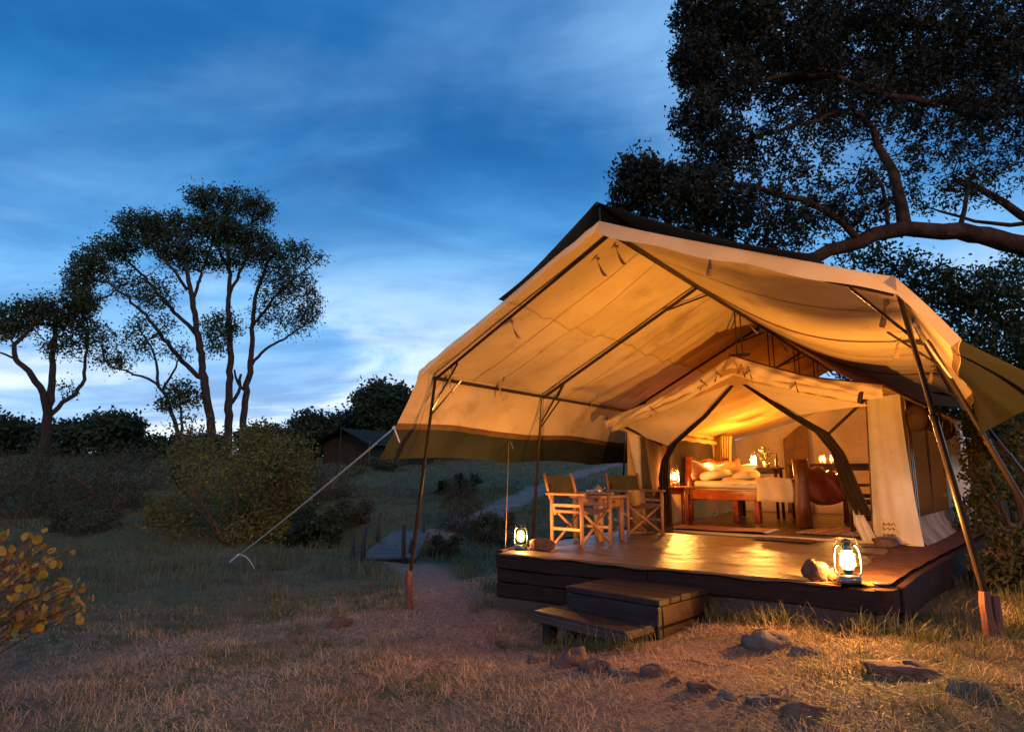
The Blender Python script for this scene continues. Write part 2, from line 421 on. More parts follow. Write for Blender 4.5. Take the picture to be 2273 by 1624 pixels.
def ground_material():
    m, t, out = new_mat('ground_soil_and_turf')
    n1 = noise_of(t, .55, 5, .6); n2 = noise_of(t, 2.3, 6, .65); n3 = noise_of(t, 14, 6, .7); n4 = noise_of(t, .16, 3, .5)
    soil = mixc(t, maprange(t, n3, .35, .65), (.20, .11, .085), (.33, .19, .145))
    dry = mixc(t, maprange(t, n3, .35, .65), (.30, .19, .115), (.17, .105, .068))
    green = mixc(t, maprange(t, n3, .35, .65), (.060, .068, .030), (.10, .10, .046))
    vg = mixc(t, maprange(t, n2, .40, .62), dry, green)
    at_ = t.nodes.new('ShaderNodeAttribute'); at_.attribute_name = 'bare'
    grn = t.nodes.new('ShaderNodeAttribute'); grn.attribute_name = 'green'
    vg = mixc(t, mathn(t, 'MULTIPLY', grn.outputs['Fac'], maprange(t, n1, .30, .60, .55, 1)), vg, green)
    k = mathn(t, 'ADD', at_.outputs['Fac'], mathn(t, 'MULTIPLY', mathn(t, 'SUBTRACT', n2, .5), .9), True)
    col = mixc(t, maprange(t, k, .25, .75), vg, soil)
    p = t.nodes.new('ShaderNodeBsdfPrincipled'); p.inputs['Roughness'].default_value = .95; p.inputs['Specular IOR Level'].default_value = .15
    t.links.new(col, p.inputs['Base Color'])
    b = t.nodes.new('ShaderNodeBump'); b.inputs['Strength'].default_value = .9; b.inputs['Distance'].default_value = .06
    t.links.new(mathn(t, 'ADD', n3, mathn(t, 'MULTIPLY', noise_of(t, 60, 4, .7), .5)), b.inputs['Height']); t.links.new(b.outputs[0], p.inputs['Normal'])
    t.links.new(p.outputs[0], out.inputs[0]); return m
M['ground'] = ground_material()
M['pathsoil'] = mat('path_soil', (.20, .135, .105), (.14, .09, .07), 3, .95, .6, 30, bdist=.03, spec=.12)
M['pathfar'] = mat('path_dust', (.17, .15, .135), (.12, .105, .095), 1.2, .95, .4, 20, bdist=.03, spec=.12)
def rug_material():
    m, t, out = new_mat('striped_rug')
    tcn = t.nodes.new('ShaderNodeTexCoord'); sp = t.nodes.new('ShaderNodeSeparateXYZ'); t.links.new(tcn.outputs['Object'], sp.inputs[0])
    zig = mathn(t, 'MULTIPLY', mathn(t, 'PINGPONG', sp.outputs[0], .07), .5)
    s = mathn(t, 'FRACT', mathn(t, 'MULTIPLY', mathn(t, 'ADD', sp.outputs[1], zig), 5.2))
    r_ = ramp(t, [(0, (.50, .33, .20)), (.40, (.50, .33, .20)), (.46, (.22, .035, .02)), (.58, (.22, .035, .02)), (.62, (.46, .28, .15)), (.80, (.46, .28, .15)), (.83, (.11, .025, .018)), (.92, (.11, .025, .018)), (.95, (.50, .33, .20))])
    r_.color_ramp.interpolation = 'CONSTANT'; t.links.new(s, r_.inputs[0])
    p = t.nodes.new('ShaderNodeBsdfPrincipled'); p.inputs['Roughness'].default_value = .95; t.links.new(r_.outputs[0], p.inputs['Base Color'])
    b = t.nodes.new('ShaderNodeBump'); b.inputs['Strength'].default_value = .5; b.inputs['Distance'].default_value = .01
    t.links.new(noise_of(t, 90, 3), b.inputs['Height']); t.links.new(b.outputs[0], p.inputs['Normal'])
    t.links.new(p.outputs[0], out.inputs[0]); return m
M['rug'] = rug_material()

# ------------------------------------------------------------------ ground
def axis(lo, hi, n, c, k):
    t = np.linspace(-1, 1, n); s = np.sinh(k * t) / math.sinh(k)
    return np.where(s < 0, c + s * (c - lo), c + s * (hi - c))
gx = axis(-500, 500, 300, 0.5, 6.2); gy = axis(-60, 900, 300, 6.0, 6.2)
XX, YY = np.meshgrid(gx, gy, indexing='ij'); ZZ = gz(XX, YY)
gv = np.stack([XX, YY, ZZ], -1).reshape(-1, 3); ni, nj = XX.shape
ii, jj = np.meshgrid(np.arange(ni - 1), np.arange(nj - 1), indexing='ij'); a_ = (ii * nj + jj).ravel()
me = mesh_np('ground', gv, np.stack([a_, a_ + nj, a_ + nj + 1, a_ + 1], 1), M['ground'])
near_path = [ground_at(*p) for p in ((1090, 1440), (1040, 1370), (985, 1310), (945, 1270), (900, 1250), (868, 1240))]
def seg_dist(x, y, P):
    sh = np.shape(x); x = np.ravel(x); y = np.ravel(y); best = np.full(len(x), 1e9); q = np.stack([x, y], 1)
    for a, b in zip(P[:-1], P[1:]):
        d = b - a; t = np.clip(((q - a) @ d) / (d @ d), 0, 1); best = np.minimum(best, np.linalg.norm(q - a - t[:, None] * d, axis=1))
    return best.reshape(sh)
Pn = np.array([(p.x, p.y) for p in near_path])
def bare_mask(x, y):
    u, v = to_uv(x, y)
    b = .95 * np.exp(-(((u - 1.5) / 1.9) ** 2 + ((v + 1.35) / .75) ** 2))
    b = np.maximum(b, .75 * np.exp(-(((u + .55) / .75) ** 2 + ((v + .3) / 1.9) ** 2)))
    b = np.maximum(b, .95 * np.exp(-(seg_dist(x, y, Pn) / .48) ** 2))
    b = np.maximum(b, .55 * np.exp(-(((u - 2.8) / 1.6) ** 2 + ((v + 2.2) / 1.2) ** 2)))
    return b
def green_mask(x, y):
    u, v = to_uv(x, y)
    return np.clip(sstep(-u, .8, 4.0) * .75 * sstep(v, -4.6, -1.2) + sstep(u, 2.6, 4.4) * .75 + sstep(y, 13, 20) * .4, 0, 1)
for nm, fn in (('bare', bare_mask), ('green', green_mask)):
    at_ = me.attributes.new(nm, 'FLOAT', 'POINT'); at_.data.foreach_set('value', fn(gv[:, 0], gv[:, 1]).astype(np.float32))
me.polygons.foreach_set('use_smooth', [True] * len(me.polygons))
tag(obj_np('ground', me), kind='structure')

def strip(name, pts, widths, mtl, lift=.012, n=70):
    P = np.array([(p.x, p.y) for p in pts]); s = np.linspace(0, len(P) - 1, n)
    C = np.stack([np.interp(s, np.arange(len(P)), P[:, k]) for k in (0, 1)], 1)
    for _ in range(6): C[1:-1] = (C[:-2] + 2 * C[1:-1] + C[2:]) / 4
    w = np.interp(s, np.arange(len(P)), widths)
    d = np.gradient(C, axis=0); d /= np.linalg.norm(d, axis=1)[:, None]; nn = np.stack([-d[:, 1], d[:, 0]], 1)
    k = np.linspace(-1, 1, 7); vs = []
    for i in range(n):
        e0 = 1 + .22 * math.sin(i * .9) + .15 * math.sin(i * 2.3 + 1); e1 = 1 + .22 * math.sin(i * .8 + 2) + .15 * math.sin(i * 2.1)
        for t in k:
            q = C[i] + nn[i] * w[i] * .5 * t * (e0 if t < 0 else e1)
            vs.append((q[0], q[1], float(gz(q[0], q[1])) + lift * (1 - .9 * abs(t) ** 3) - .004 * (abs(t) == 1)))
    i_, j_ = np.meshgrid(np.arange(n - 1), np.arange(6), indexing='ij'); a = (i_ * 7 + j_).ravel()
    me = mesh_np(name, vs, np.stack([a, a + 7, a + 8, a + 1], 1), mtl)
    return tag(obj_np(name, me), kind='structure')
far_path = [ground_at(*p) for p in ((925, 1188), (985, 1180), (1060, 1150), (1130, 1118), (1200, 1085), (1270, 1055), (1330, 1038), (1400, 1024))]
strip('path', far_path, [1.0, 1.0, 1.2, 1.3, 1.4, 1.5, 1.6, 1.6], M['pathfar'], .03)

# ------------------------------------------------------------------ the wooden platform
def lathe_noise(a, b=1.0): return random.uniform(-a, a) * b
def front_z(u): return float(gz(*(T(u, -.05).xy))) - DECK_Z          # ground below a point of the deck front
deck = thing('wooden_platform', 'low dark timber platform carrying the whole lit tent', 'platform', T(0, 0, -.6), ANG)
DZ = .6
def dk(name, mb, m, smooth=False): return mb.build(name, m, deck, smooth)
RIGHT_EDGE = [(3.67, .10), (3.72, 1.0), (3.86, 2.6), (4.02, 4.2), (4.20, 6.0), (4.40, 8.2), (4.55, 10.6)]
LEFT_EDGE = [(-.02, .02), (-.22, 1.0), (-.28, 2.4), (-.34, 4.0), (-.6, 7.0), (-.8, 10.6)]
def edge_u(edge, v): return float(np.interp(v, [p[1] for p in edge], [p[0] for p in edge]))
# deck boards laid front to back, slightly uneven
nb = 26
for k in range(nb):
    v0 = .06 + k * .406; v1 = v0 + .396
    a0, a1, b0, b1 = edge_u(LEFT_EDGE, v0), edge_u(LEFT_EDGE, v1), edge_u(RIGHT_EDGE, v0), edge_u(RIGHT_EDGE, v1)
    z = DZ - .012 + lathe_noise(.003)
    b0, b1 = b0 - .01, b1 - .01
    vs = [(a0, v0, z), (b0, v0, z), (b1, v1, z), (a1, v1, z)]
    vs += [(x, y, z - .035) for x, y, _ in vs]
    dk('deck_board', MB().add(vs, [(0, 1, 2, 3), (7, 6, 5, 4), (0, 4, 5, 1), (1, 5, 6, 2), (2, 6, 7, 3), (3, 7, 4, 0)]), M['deckwood'])
# front courses: a heavy top beam and boards under it, each a timber of its own
def fboard(u0, u1, z0, z1, y, th, m, name='plank', slope=0.0, seg=8):
    mb = MB(); vs = []; fs = []
    for i in range(seg + 1):
        t = i / seg; u = u0 + (u1 - u0) * t
        n1 = .006 * math.sin(u * 5.1 + z0 * 30) + .004 * math.sin(u * 13 + z0 * 11)
        dz = slope * (u - u0)
        yy = y + .006 * math.sin(u * 4 + z0 * 20)
        c = .010
        vs += [(u, yy + c, z1 + dz + n1), (u, yy, z1 + dz + n1 - c), (u, yy, z0 + dz + n1 * .5 + c), (u, yy + c, z0 + dz + n1 * .5), (u, yy + th, z0 + dz), (u, yy + th, z1 + dz + n1)]
    for i in range(seg):
        for k in range(6):
            a = i * 6 + k; b = i * 6 + (k + 1) % 6
            fs.append((a, a + 6, b + 6, b))
    fs += [tuple(range(6)), tuple(range(seg * 6, seg * 6 + 6))[::-1]]
    return dk(name, MB().add(vs, fs), m)
fboard(-.02, 1.75, .455, .600, -.050, .12, M['deckwood'], 'top_beam')
fboard(1.757, 3.58, .430, .600, -.052, .12, M['deckwood'], 'top_beam')
fboard(-.01, 1.70, .318, .447, -.035, .08, M['deckwood'])
fboard(-.015, 1.72, .165, .310, -.038, .08, M['deckwood'])
fboard(-.01, 1.74, -.02, .157, -.028, .08, M['deckpale'])
fboard(1.76, 3.56, .205, .420, -.030, .08, M['deckpale'], slope=.030)
fboard(1.78, 3.50, .02, .190, .005, .08, M['deckwood'], slope=.045)
# rounded right front corner
for z0, z1, off, m in ((.430, .600, 0, M['deckwood']), (.262, .472 - .05, .018, M['deckpale']), (.08, .25, .04, M['deckwood'])):
    mb = MB(); pts = [(3.575, -.050 + off), (3.64, -.040 + off), (3.69 - off, .0), (3.71 - off, .07), (3.715 - off, .16)]
    vs = []; fs = []
    for x, y in pts: vs += [(x, y, z1), (x, y, z0), (x - .1, y + .1, z0), (x - .1, y + .1, z1)]
    for i in range(len(pts) - 1):
        for k in range(4):
            a = i * 4 + k; b = i * 4 + (k + 1) % 4; fs.append((a, a + 4, b + 4, b))
    fs += [(0, 1, 2, 3), (19, 18, 17, 16)]
    dk('corner_timber', MB().add(vs, fs), m)
# right and left side timbers
for k in range(len(RIGHT_EDGE) - 1):
    (u0, v0), (u1, v1) = RIGHT_EDGE[k], RIGHT_EDGE[k + 1]
    if k == 0: v0 = .17; u0 = 3.68
    for z0, z1, o in ((.41, .597, .03), (.20, .40, .015), (-.05, .19, .02)):
        dk('side_plank', MB().bar((u0 + o, v0 + .004, (z0 + z1) / 2), (u1 + o, v1 - .004, (z0 + z1) / 2), .07, z1 - z0, ch=.008), M['deckwood'])
for k in range(len(LEFT_EDGE) - 1):
    (u0, v0), (u1, v1) = LEFT_EDGE[k], LEFT_EDGE[k + 1]
    for z0, z1, o in ((.43, .625, -.04), (.20, .42, -.03), (-.25, .19, -.03)):
        dk('side_plank', MB().bar((u0 + o, v0 + .05, (z0 + z1) / 2), (u1 + o, v1 + .045, (z0 + z1) / 2), .07, z1 - z0, ch=.008), M['deckwood'])
# sandy mat along the right side of the deck
mb = MB()
def fm(s, t):
    v = .10 + 9.5 * s; a = max(3.05, edge_u(RIGHT_EDGE, v) - .85); b = edge_u(RIGHT_EDGE, v) - .03
    if v < .5: a = 3.35
    return (a + (b - a) * t, v, DZ + .002 + .006 * math.sin(v * 9 + t * 3) * math.sin(t * 7) + .006)
dk('sand_layer', MB().grid(fm, 80, 12), M['earth'], True)

# groundsheet pulled over the front of the deck
gs = thing('groundsheet', 'glossy brown canvas groundsheet covering the open front deck', 'groundsheet', T(0, 0, 0), ANG)
def wr(u, v):
    return (.006 * math.sin(7 * v + 1.3 * math.sin(3 * u) + .8 * u) + .004 * math.sin(17 * v + 4 * math.sin(1.7 * u)) + .004 * math.sin(9 * u + 3 * v)
            + .003 * math.sin(31 * v + 5 * u) * math.sin(5 * u))
def fgs(s, t):
    v = -.015 + 3.42 * s
    a = edge_u(LEFT_EDGE, v) + .06; b = 3.36 - .05 * math.sin(v * 2) + .04 * math.sin(v * 5.5) - .10 * s
    if s < .02: v += .008 * math.sin(t * 23) + .006 * math.sin(t * 9)
    u = a + (b - a) * t
    return (u, v, .014 + wr(u, v) * (.2 + .8 * float(sstep(v, .0, .5))))
MB().grid(fgs, 110, 110).build('sheet', M['sheet'], gs, True)
def fhem(s, t):
    p = Vector(fgs(0, t)); w = .012 + .005 * math.sin(t * 17) + .005 * math.sin(t * 41)
    return (p.x, p.y - .058 * min(1, s * 2) - .003, p.z - (0 if s < .5 else w * (s - .5) * 2) - .003)
MB().grid(fhem, 4, 90).build('front_hem', M['canvas_brown'], gs, True)

# steps
st = thing('wooden_step', 'dark plank box step set against the platform front', 'step', T(1.30, -.74, -.6), ANG + R(-8), 'steps up to the platform')
for k in range(5):
    MB().box((.465, .09 + k * .166, .468), (.93, .158, .05), None, .008, .002).build('tread_plank', M['stepwood'], st)
for z0, z1 in ((.29, .438), (.13, .282)):
    MB().box((.465, .035, (z0 + z1) / 2), (.915, .05, z1 - z0), None, .008, .003).build('front_plank', M['stepwood'], st)
    MB().box((.90, .45, (z0 + z1) / 2), (.05, .76, z1 - z0 - .004), None, .008, .003).build('side_plank', M['deckwood'], st)
    MB().box((.03, .45, (z0 + z1) / 2), (.05, .76, z1 - z0 - .004), None, .008, .003).build('side_plank', M['deckwood'], st)
st2 = thing('wooden_step', 'low single plank step on short posts, the lowest stair in front', 'step', T(1.16, -1.03, -.6), ANG + R(-11), 'steps up to the platform')
for k, m in enumerate((M['stepwood'], M['stepwood'])):
    MB().box((.48, .12 + k * .232, .285), (.98, .224, .06), Matrix.Rotation(R(.6), 3, 'Y'), .012, .004).build('tread_plank', m, st2)
MB().box((.48, .015, .262), (.97, .028, .065), Matrix.Rotation(R(.6), 3, 'Y'), .006, .003).build('front_plank', M['deckpale'], st2)
for x, y in ((.10, .1), (.86, .1), (.10, .4), (.86, .4)):
    MB().box((x, y, .09), (.10, .09, .33), None, .008, .004).build('post', M['deckwood'], st2)

# ------------------------------------------------------------------ the big fly canopy
RU, RZ = 1.84, 2.99
EL = lambda v: (-.34, 1.88)
ER = lambda v: (4.00, 2.08)
V0, V1 = -.95, 9.0
fly = thing('canopy', 'large cream canvas fly canopy on metal poles sheltering the deck', 'canopy', T(0, 0, 0), ANG)
def fb(name, mb, m, smooth=False, solid=0.0): return mb.build(name, m, fly, smooth, solid=solid)
RAFT = [-.72, 1.32, 3.80, 6.3, 8.9]
def bay(v):            # 0 on a rafter, 1 between two
    for a, b in zip(RAFT[:-1], RAFT[1:]):
        if a <= v <= b: return math.sin(math.pi * (v - a) / (b - a))
    return 0.0
def roof_left(s, t):
    v = V0 + (V1 - V0) * t; e = EL(v)
    if s == 0: pass
    u = RU + (e[0] - RU) * s; z = RZ + .035 + (e[1] + .03 - RZ - .035) * s
    z -= .055 * math.sin(math.pi * s) * bay(v)
    fold = math.sin(10.5 * (v + .55 * s) + 1.2 * math.sin(2.1 * v)) * .024 + math.sin(23 * (v + .45 * s) + 2 * s) * .009
    near = math.exp(-((s - .95) / .22) ** 2)
    fold += near * .016 * math.sin(15 * v - 9 * s)
    z += fold * math.sin(math.pi * min(1, s * 1.02)) * (.25 + .75 * bay(v))
    for vr in RAFT[:4]:                      # creases fanning out from the pole tops and the ridge joints
        for cs, sg in ((1.0, -1), (0.0, 1)):
            dx, dy = (s - cs) * 2.4, v - vr; rr = math.hypot(dx, dy)
            if .06 < rr < .95: z += .010 * math.sin(11 * math.atan2(dy, dx * sg)) * math.sin(math.pi * (rr - .06) / .89) * math.exp(-rr * 1.2) * (1 if 0 < s < 1 else 0)
    return (u, v, z)
fb('left_roof', MB().grid(roof_left, 60, 190), M['canvas'], True)
def roof_right(s, t):
    v = V0 + (V1 - V0) * t; e = ER(v)
    u = RU + (e[0] - RU) * s; z = RZ + .035 + (e[1] + .03 - RZ - .035) * s
    grow = float(sstep(v, -1.0, 1.6)) * (1 - .30 * float(sstep(v, 3, 8)))
    z -= (.03 + .25 * grow) * math.sin(math.pi * s ** 1.1)
    z += .010 * math.sin(8 * v + 5 * s) * math.sin(math.pi * s) + math.exp(-((s - .93) / .16) ** 2) * .012 * math.sin(14 * v - 7 * s)
    return (u, v, z)
fb('right_roof', MB().grid(roof_right, 50, 170), M['canvas'], True)
# seams on the right slope
for v in (1.32, 3.8):
    pts = []
    for i in range(25):
        s = i / 24; p = Vector(roof_right(s, (v - V0) / (V1 - V0))); p.z -= .012; pts.append(p)
    fb('seam', MB().tube(pts, .007, 5), M['canvas_brown'])
for v in (.3,):
    pts = []
    for i in range(25):
        s = i / 24; p = Vector(roof_left(s, (v - V0) / (V1 - V0))); p.z -= .006; pts.append(p)
    fb('seam', MB().tube(pts, .003, 4), M['canvas'])
for v in (-.1, 1.9, 2.6, 3.2, 4.6, 5.4):
    tt = (v - V0) / (V1 - V0)
    fb('seam', MB().grid(lambda a, b: Vector(roof_left(a, tt + .0016 * (b - .5))) + Vector((0, 0, -.005)), 50, 1), M['canvas_seam'], True)
for v in (.2, 2.3, 3.1):
    tt = (v - V0) / (V1 - V0)
    fb('seam', MB().grid(lambda a, b: Vector(roof_right(a, tt + .0016 * (b - .5))) + Vector((0, 0, -.005)), 50, 1), M['canvas_seam'], True)
fb('seam', MB().grid(lambda a, b: Vector(roof_left(.47 + .008 * b, a)) + Vector((0, 0, -.005)), 150, 1), M['canvas_seam'], True)
# front hem bands, folded down from the front edge
def band_l(s, t):
    p = Vector(roof_left(t, 0)); d = Vector((0, -.035, -.085 - .012 * math.sin(t * 21)))
    return p + Vector((0, -.006, .012)) + d * s
def band_r(s, t):
    p = Vector(roof_right(t, 0)); d = Vector((0, -.03, -.125 - .012 * math.sin(t * 19)))
    return p + Vector((0, -.006, .012)) + d * s
fb('front_hem', MB().grid(band_l, 3, 60), M['canvas_hem'], True)
fb('front_hem', MB().grid(band_r, 3, 60), M['canvas_hem'], True)
# raised green over-fly
TOPZ = 3.20
def over_l(s, t):
    v = V0 - .05 + (V1 - V0 + .1) * t; u = RU + (.75 - RU) * s
    base = RZ + .042 + (1.91 - RZ) * ((RU - .75) / (RU - EL(v)[0]))
    zz = TOPZ + (base + .01 - TOPZ) * s
    return (u, v, zz - .05 * math.sin(math.pi * s) + .012 * math.sin(6 * v + 5 * s) * math.sin(math.pi * s))
def over_r(s, t):
    v = V0 - .05 + (V1 - V0 + .1) * t; u = RU + (3.55 - RU) * s
    base = RZ + .045 + (2.11 - RZ) * ((3.55 - RU) / (ER(v)[0] - RU))
    zz = TOPZ + (base + .01 - TOPZ) * s
    return (u, v, zz - .06 * math.sin(math.pi * s) + .012 * math.sin(6 * v + 5 * s) * math.sin(math.pi * s))
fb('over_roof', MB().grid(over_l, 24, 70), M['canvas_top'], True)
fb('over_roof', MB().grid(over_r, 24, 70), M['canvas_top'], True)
fb('peak_pole', MB().tube([(RU, V0 + .02, RZ + .02), (RU, V0 + .01, TOPZ + .0)], .014, 8), M['pole'])
fb('over_ridge', MB().tube([(RU, V0 - .05, TOPZ - .02), (RU, V1, TOPZ - .02)], .016, 8), M['pole'])
# side skirts: cream upper part, green lower part
def skirt_l(s, t, lo):
    v = V0 + (V1 - V0) * t; fl = math.exp(-((v - V0) / .9) ** 2)
    if not lo: a, b = (-.325, 1.922), (-.68 - .03 * math.sin(v * 1.9), 1.335 + .02 * math.cos(v * 2.4))
    else:
        a = (-.68 - .03 * math.sin(v * 1.9), 1.335 + .02 * math.cos(v * 2.4))
        sc = .045 * abs(math.sin((v - V0) * math.pi / 2.25))
        b = (-.88 - .04 * fl, 1.00 + sc - .0 * fl)
    u = a[0] + (b[0] - a[0]) * s; z = a[1] + (b[1] - a[1]) * s
    s2 = s + lo; u += (.022 * math.sin(5.2 * v + 2.5 * s2) + .012 * math.sin(11 * v - 4 * s2)) * (s if not lo else 1)
    dv = -.02 * s * fl
    return (u, v + dv, z)
fb('left_skirt', MB().grid(lambda s, t: skirt_l(s, t, 0), 14, 150), M['canvas'], True)
fb('left_skirt_border', MB().grid(lambda s, t: skirt_l(s, t, 1), 10, 150), M['canvas_green'], True)
fb('left_skirt_seam', MB().grid(lambda s, t: Vector(skirt_l(.90 + .1 * s, t, 0)) + Vector((.006, 0, 0)), 2, 150), M['canvas_brown'], True)
def skirt_r(s, t, lo):
    v = V0 + (V1 - V0) * t; fl = math.exp(-((v - V0) / 1.1) ** 2)
    sw = .05 * math.sin((v - V0) * 1.55 + .3)
    a0, a1 = (3.985, 2.122), (4.27 + .06 * fl - sw, 1.60 + .05 * fl)
    b1 = (4.36 + .40 * fl + 1.3 * sw, 1.17 + .12 * fl + .06 * abs(math.sin((v - V0) * 1.4)))
    a, b = (a0, a1) if not lo else (a1, b1)
    u = a[0] + (b[0] - a[0]) * s; z = a[1] + (b[1] - a[1]) * s
    u += .014 * math.sin(5.2 * v + 2.5 * (s + lo)) * (s if not lo else 1)
    return (u, v - .02 * s * fl, z)
fb('right_skirt', MB().grid(lambda s, t: skirt_r(s, t, 0), 14, 150), M['canvas'], True)
fb('right_skirt_border', MB().grid(lambda s, t: skirt_r(s, t, 1), 12, 150), M['canvas_shaded'], True)
fb('right_skirt_seam', MB().grid(lambda s, t: Vector(skirt_r(.88 + .12 * s, t, 0)) + Vector((-.006, 0, 0)), 2, 150), M['canvas_brown'], True)
def fhem_r(s, t):
    p = Vector(skirt_r(t, 0, 0)); return p + Vector((.0 - .055 * s, -.008 - .012 * s, -.045 * s + .006))
fb('front_hem', MB().grid(fhem_r, 2, 20), M['canvas_hem'], True)
# frame
fb('ridge_pole', MB().tube([(RU, -.62, RZ), (RU, V1, RZ)], .022, 10), M['pole'])
for i, v in enumerate(RAFT):
    if i < 4 and i > 0: fb('rafter', MB().tube([(RU, v, RZ - .02), (-.31, v, 1.855)], .021, 8), M['pole'])
    if i == 0:
        fb('rafter', MB().tube([(RU - .02, v, RZ + .0), (-.31, v, 1.87)], .016, 8), M['pole'])
        fb('rafter_stub', MB().tube([(3.55, v + .03, 2.245), (3.96, v, 2.06)], .022, 8), M['pole'])
        fb('rafter_stub', MB().tube([(RU, v, RZ), (2.02, v, 2.92)], .018, 8), M['pole'])
    if 0 < i < 4:
        fb('brace', MB().tube([(RU, v + .38, RZ - .01), (RU - .42, v, RZ - .235)], .012, 6), M['pole'])
        fb('brace', MB().tube([(-.31, v + .32, 1.86), (.02, v, 2.01)], .011, 6), M['pole'])
        fb('rafter', MB().tube([(3.35, v, 2.26), (3.98, v, 2.05)], .020, 8), M['pole'])
fb('eave_pole', MB().tube([(-.33, -.74, 1.87), (-.33, V1, 1.87)], .021, 8), M['pole'])
fb('eave_pole', MB().tube([(3.985, -.74, 2.055), (3.985, V1, 2.055)], .018, 8), M['pole'])
def gl(u, v): return float(gz(*(T(u, v).xy))) - DECK_Z
pole_l = [(-.33, -.72, 1.87, -1.06, -.30), (-.33, 1.32, 1.86, -.86, 1.75), (-.33, 3.80, 1.86, -.85, 4.3)]
stump_pts = []
for i, (u, v, z, bu, bv) in enumerate(pole_l):
    g = gl(bu, bv); top = g + (.42 if i == 0 else .02)
    p0, p1 = Vector((bu, bv, top)), Vector((u, v, z)); m_ = p0.lerp(p1, .55)
    fb('upright_pole', MB().tube([p0, m_], .022, 10).tube([m_, p1], .017, 10), M['pole'])
    fb('pole_collar', MB().tube([m_ - (p1 - p0).normalized() * .02, m_ + (p1 - p0).normalized() * .02], .027, 10), M['pole'])
    d = (p0 - p1).normalized()
    fb('brace', MB().tube([p1 + d * .42, (u + .10, v + .30, z)], .011, 6), M['pole'])
    fb('brace', MB().tube([p1 + d * .36, (u + .32, v, z + .13)], .011, 6), M['pole'])
    if i == 0: stump_pts.append((bu, bv, g))
pole_r = [(3.985, -.66, 2.06, 4.235, .25, .30), (4.03, .95, 2.02, 4.86, 1.8, .02), (4.10, 3.4, 1.9, 5.2, 4.2, .02)]
for i, (u, v, z, bu, bv, up) in enumerate(pole_r):
    g = gl(bu, bv); p0, p1 = Vector((bu, bv, g + up)), Vector((u, v, z)); m_ = p0.lerp(p1, .60)
    fb('upright_pole', MB().tube([p0, m_], .024, 12).tube([m_, p1], .018, 12), M['pole'])
    fb('pole_collar', MB().tube([m_ - (p1 - p0).normalized() * .02, m_ + (p1 - p0).normalized() * .02], .029, 12), M['pole'])
    d = (p0 - p1).normalized()
    fb('brace', MB().tube([p1 + d * .30, (u - .30, v, z + .11)], .011, 6), M['pole'])
    fb('brace', MB().tube([p1 + d * .45, (u, v + .42, z - .01)], .011, 6), M['pole'])
    if i == 0: stump_pts.append((bu, bv, g))
# tie straps
def strap(p, q, w=.028, twist=.4, droop=.10):
    p, q = Vector(p), Vector(q); mb = MB()
    side = Vector((0, 1, 0)) if abs((q - p).normalized().y) < .8 else Vector((1, 0, 0))
    def f(s, t):
        c = p.lerp(q, s) + Vector((0, 0, -droop * math.sin(math.pi * s) * .3)); r_ = Matrix.Rotation(twist * s * 3, 3, 'Z')
        return c + (r_ @ side) * w * (t - .5) * (1 - .3 * math.sin(math.pi * s))
    return mb.grid(f, 7, 1)
def knot(mb, c, r_=.028):
    mb.lathe([(.002, -r_), (r_ * .8, -r_ * .5), (r_, 0), (r_ * .7, r_ * .6), (.002, r_)], c, 8)
for v in (-.55, .35, 2.55):
    fb('tie_strap', strap((-.29, v, 1.90), (-.27, v + .05, 1.72), .045, .3), M['strap'])
    fb('tie_strap', strap((-.30, v + .02, 1.91), (-.08, v - .18, 1.97), .03, .5), M['strap'])
for s, v in ((.56, -.62), (.12, -.55), (.04, -.5)):
    p = Vector(roof_left(s, (v - V0) / (V1 - V0))); mb = strap(p + Vector((0, 0, -.01)), p + Vector((.07, .05, -.20)), .045, .8)
    mb.grid(lambda a, b: p + Vector((.02 - .22 * a * (s > .3), -.2 * a * (s > .3) + .02 * b, -.005)), 3, 1); knot(mb, p + Vector((.02, 0, -.03)), .02)
    fb('tie_strap', mb, M['strap'])
for s, v in ((.42, -.80), (.90, 1.2), (.93, -.2), (.96, 3.3)):
    p = Vector(roof_right(s, (v - V0) / (V1 - V0))); mb = strap(p + Vector((0, 0, -.01)), p + Vector((-.04, .06, -.20)), .06, .9)
    mb.grid(lambda a, b: p + Vector((.03 + .07 * a, .02 * b, -.02 - .11 * a)), 4, 1); knot(mb, p + Vector((.01, 0, -.03)), .025)
    fb('tie_strap', mb, M['strap'])
# hangers from the ridge to the tent below
for v in (2.75, 4.3, 5.9, 7.4):
    fb('hanger', MB().tube([(RU - .02, v, RZ), (RU - .02, v, 2.40)], .009, 6).tube([(RU + .05, v, RZ), (RU + .05, v, 2.40)], .009, 6), M['pole'])
    fb('hanger', MB().bar((RU - .12, v, 2.40), (RU + .14, v, 2.40), .05, .035), M['pole'])
    fb('tie_strap', strap((RU + .06, v + .1, RZ - .02), (RU + .22, v + .15, RZ - .30), .035, .5), M['strap'])

# stumps under the poles
def stump(label, bu, bv, g, r_, h, lean, n=1):
    t = thing('pole_stump', label, 'post', T(bu, bv, g), ANG + .3, 'stumps holding the canopy poles')
    for k in range(n):
        off = Vector((.068 * k, .045 * k, 0)); hh = h - .03 * k
        mb = MB(); pts = []; rad = []
        for i in range(6):
            q = i / 5; pts.append(off + Vector((lean * q + .004 * math.sin(i * 3), 0, -.15 + (hh + .15) * q))); rad.append(r_ * (1.04 - .08 * q + .03 * math.sin(i * 2.1)))
        mb.tube(pts, rad, 9); mb.build('trunk' if n == 1 else 'post', M['post'], t, False)
stump('square reddish wooden stump under the front left canopy pole', *stump_pts[0], .042, .42, -.03)
stump('pair of short reddish stumps under the front right canopy pole', *stump_pts[1], .038, .30, .0, 2)

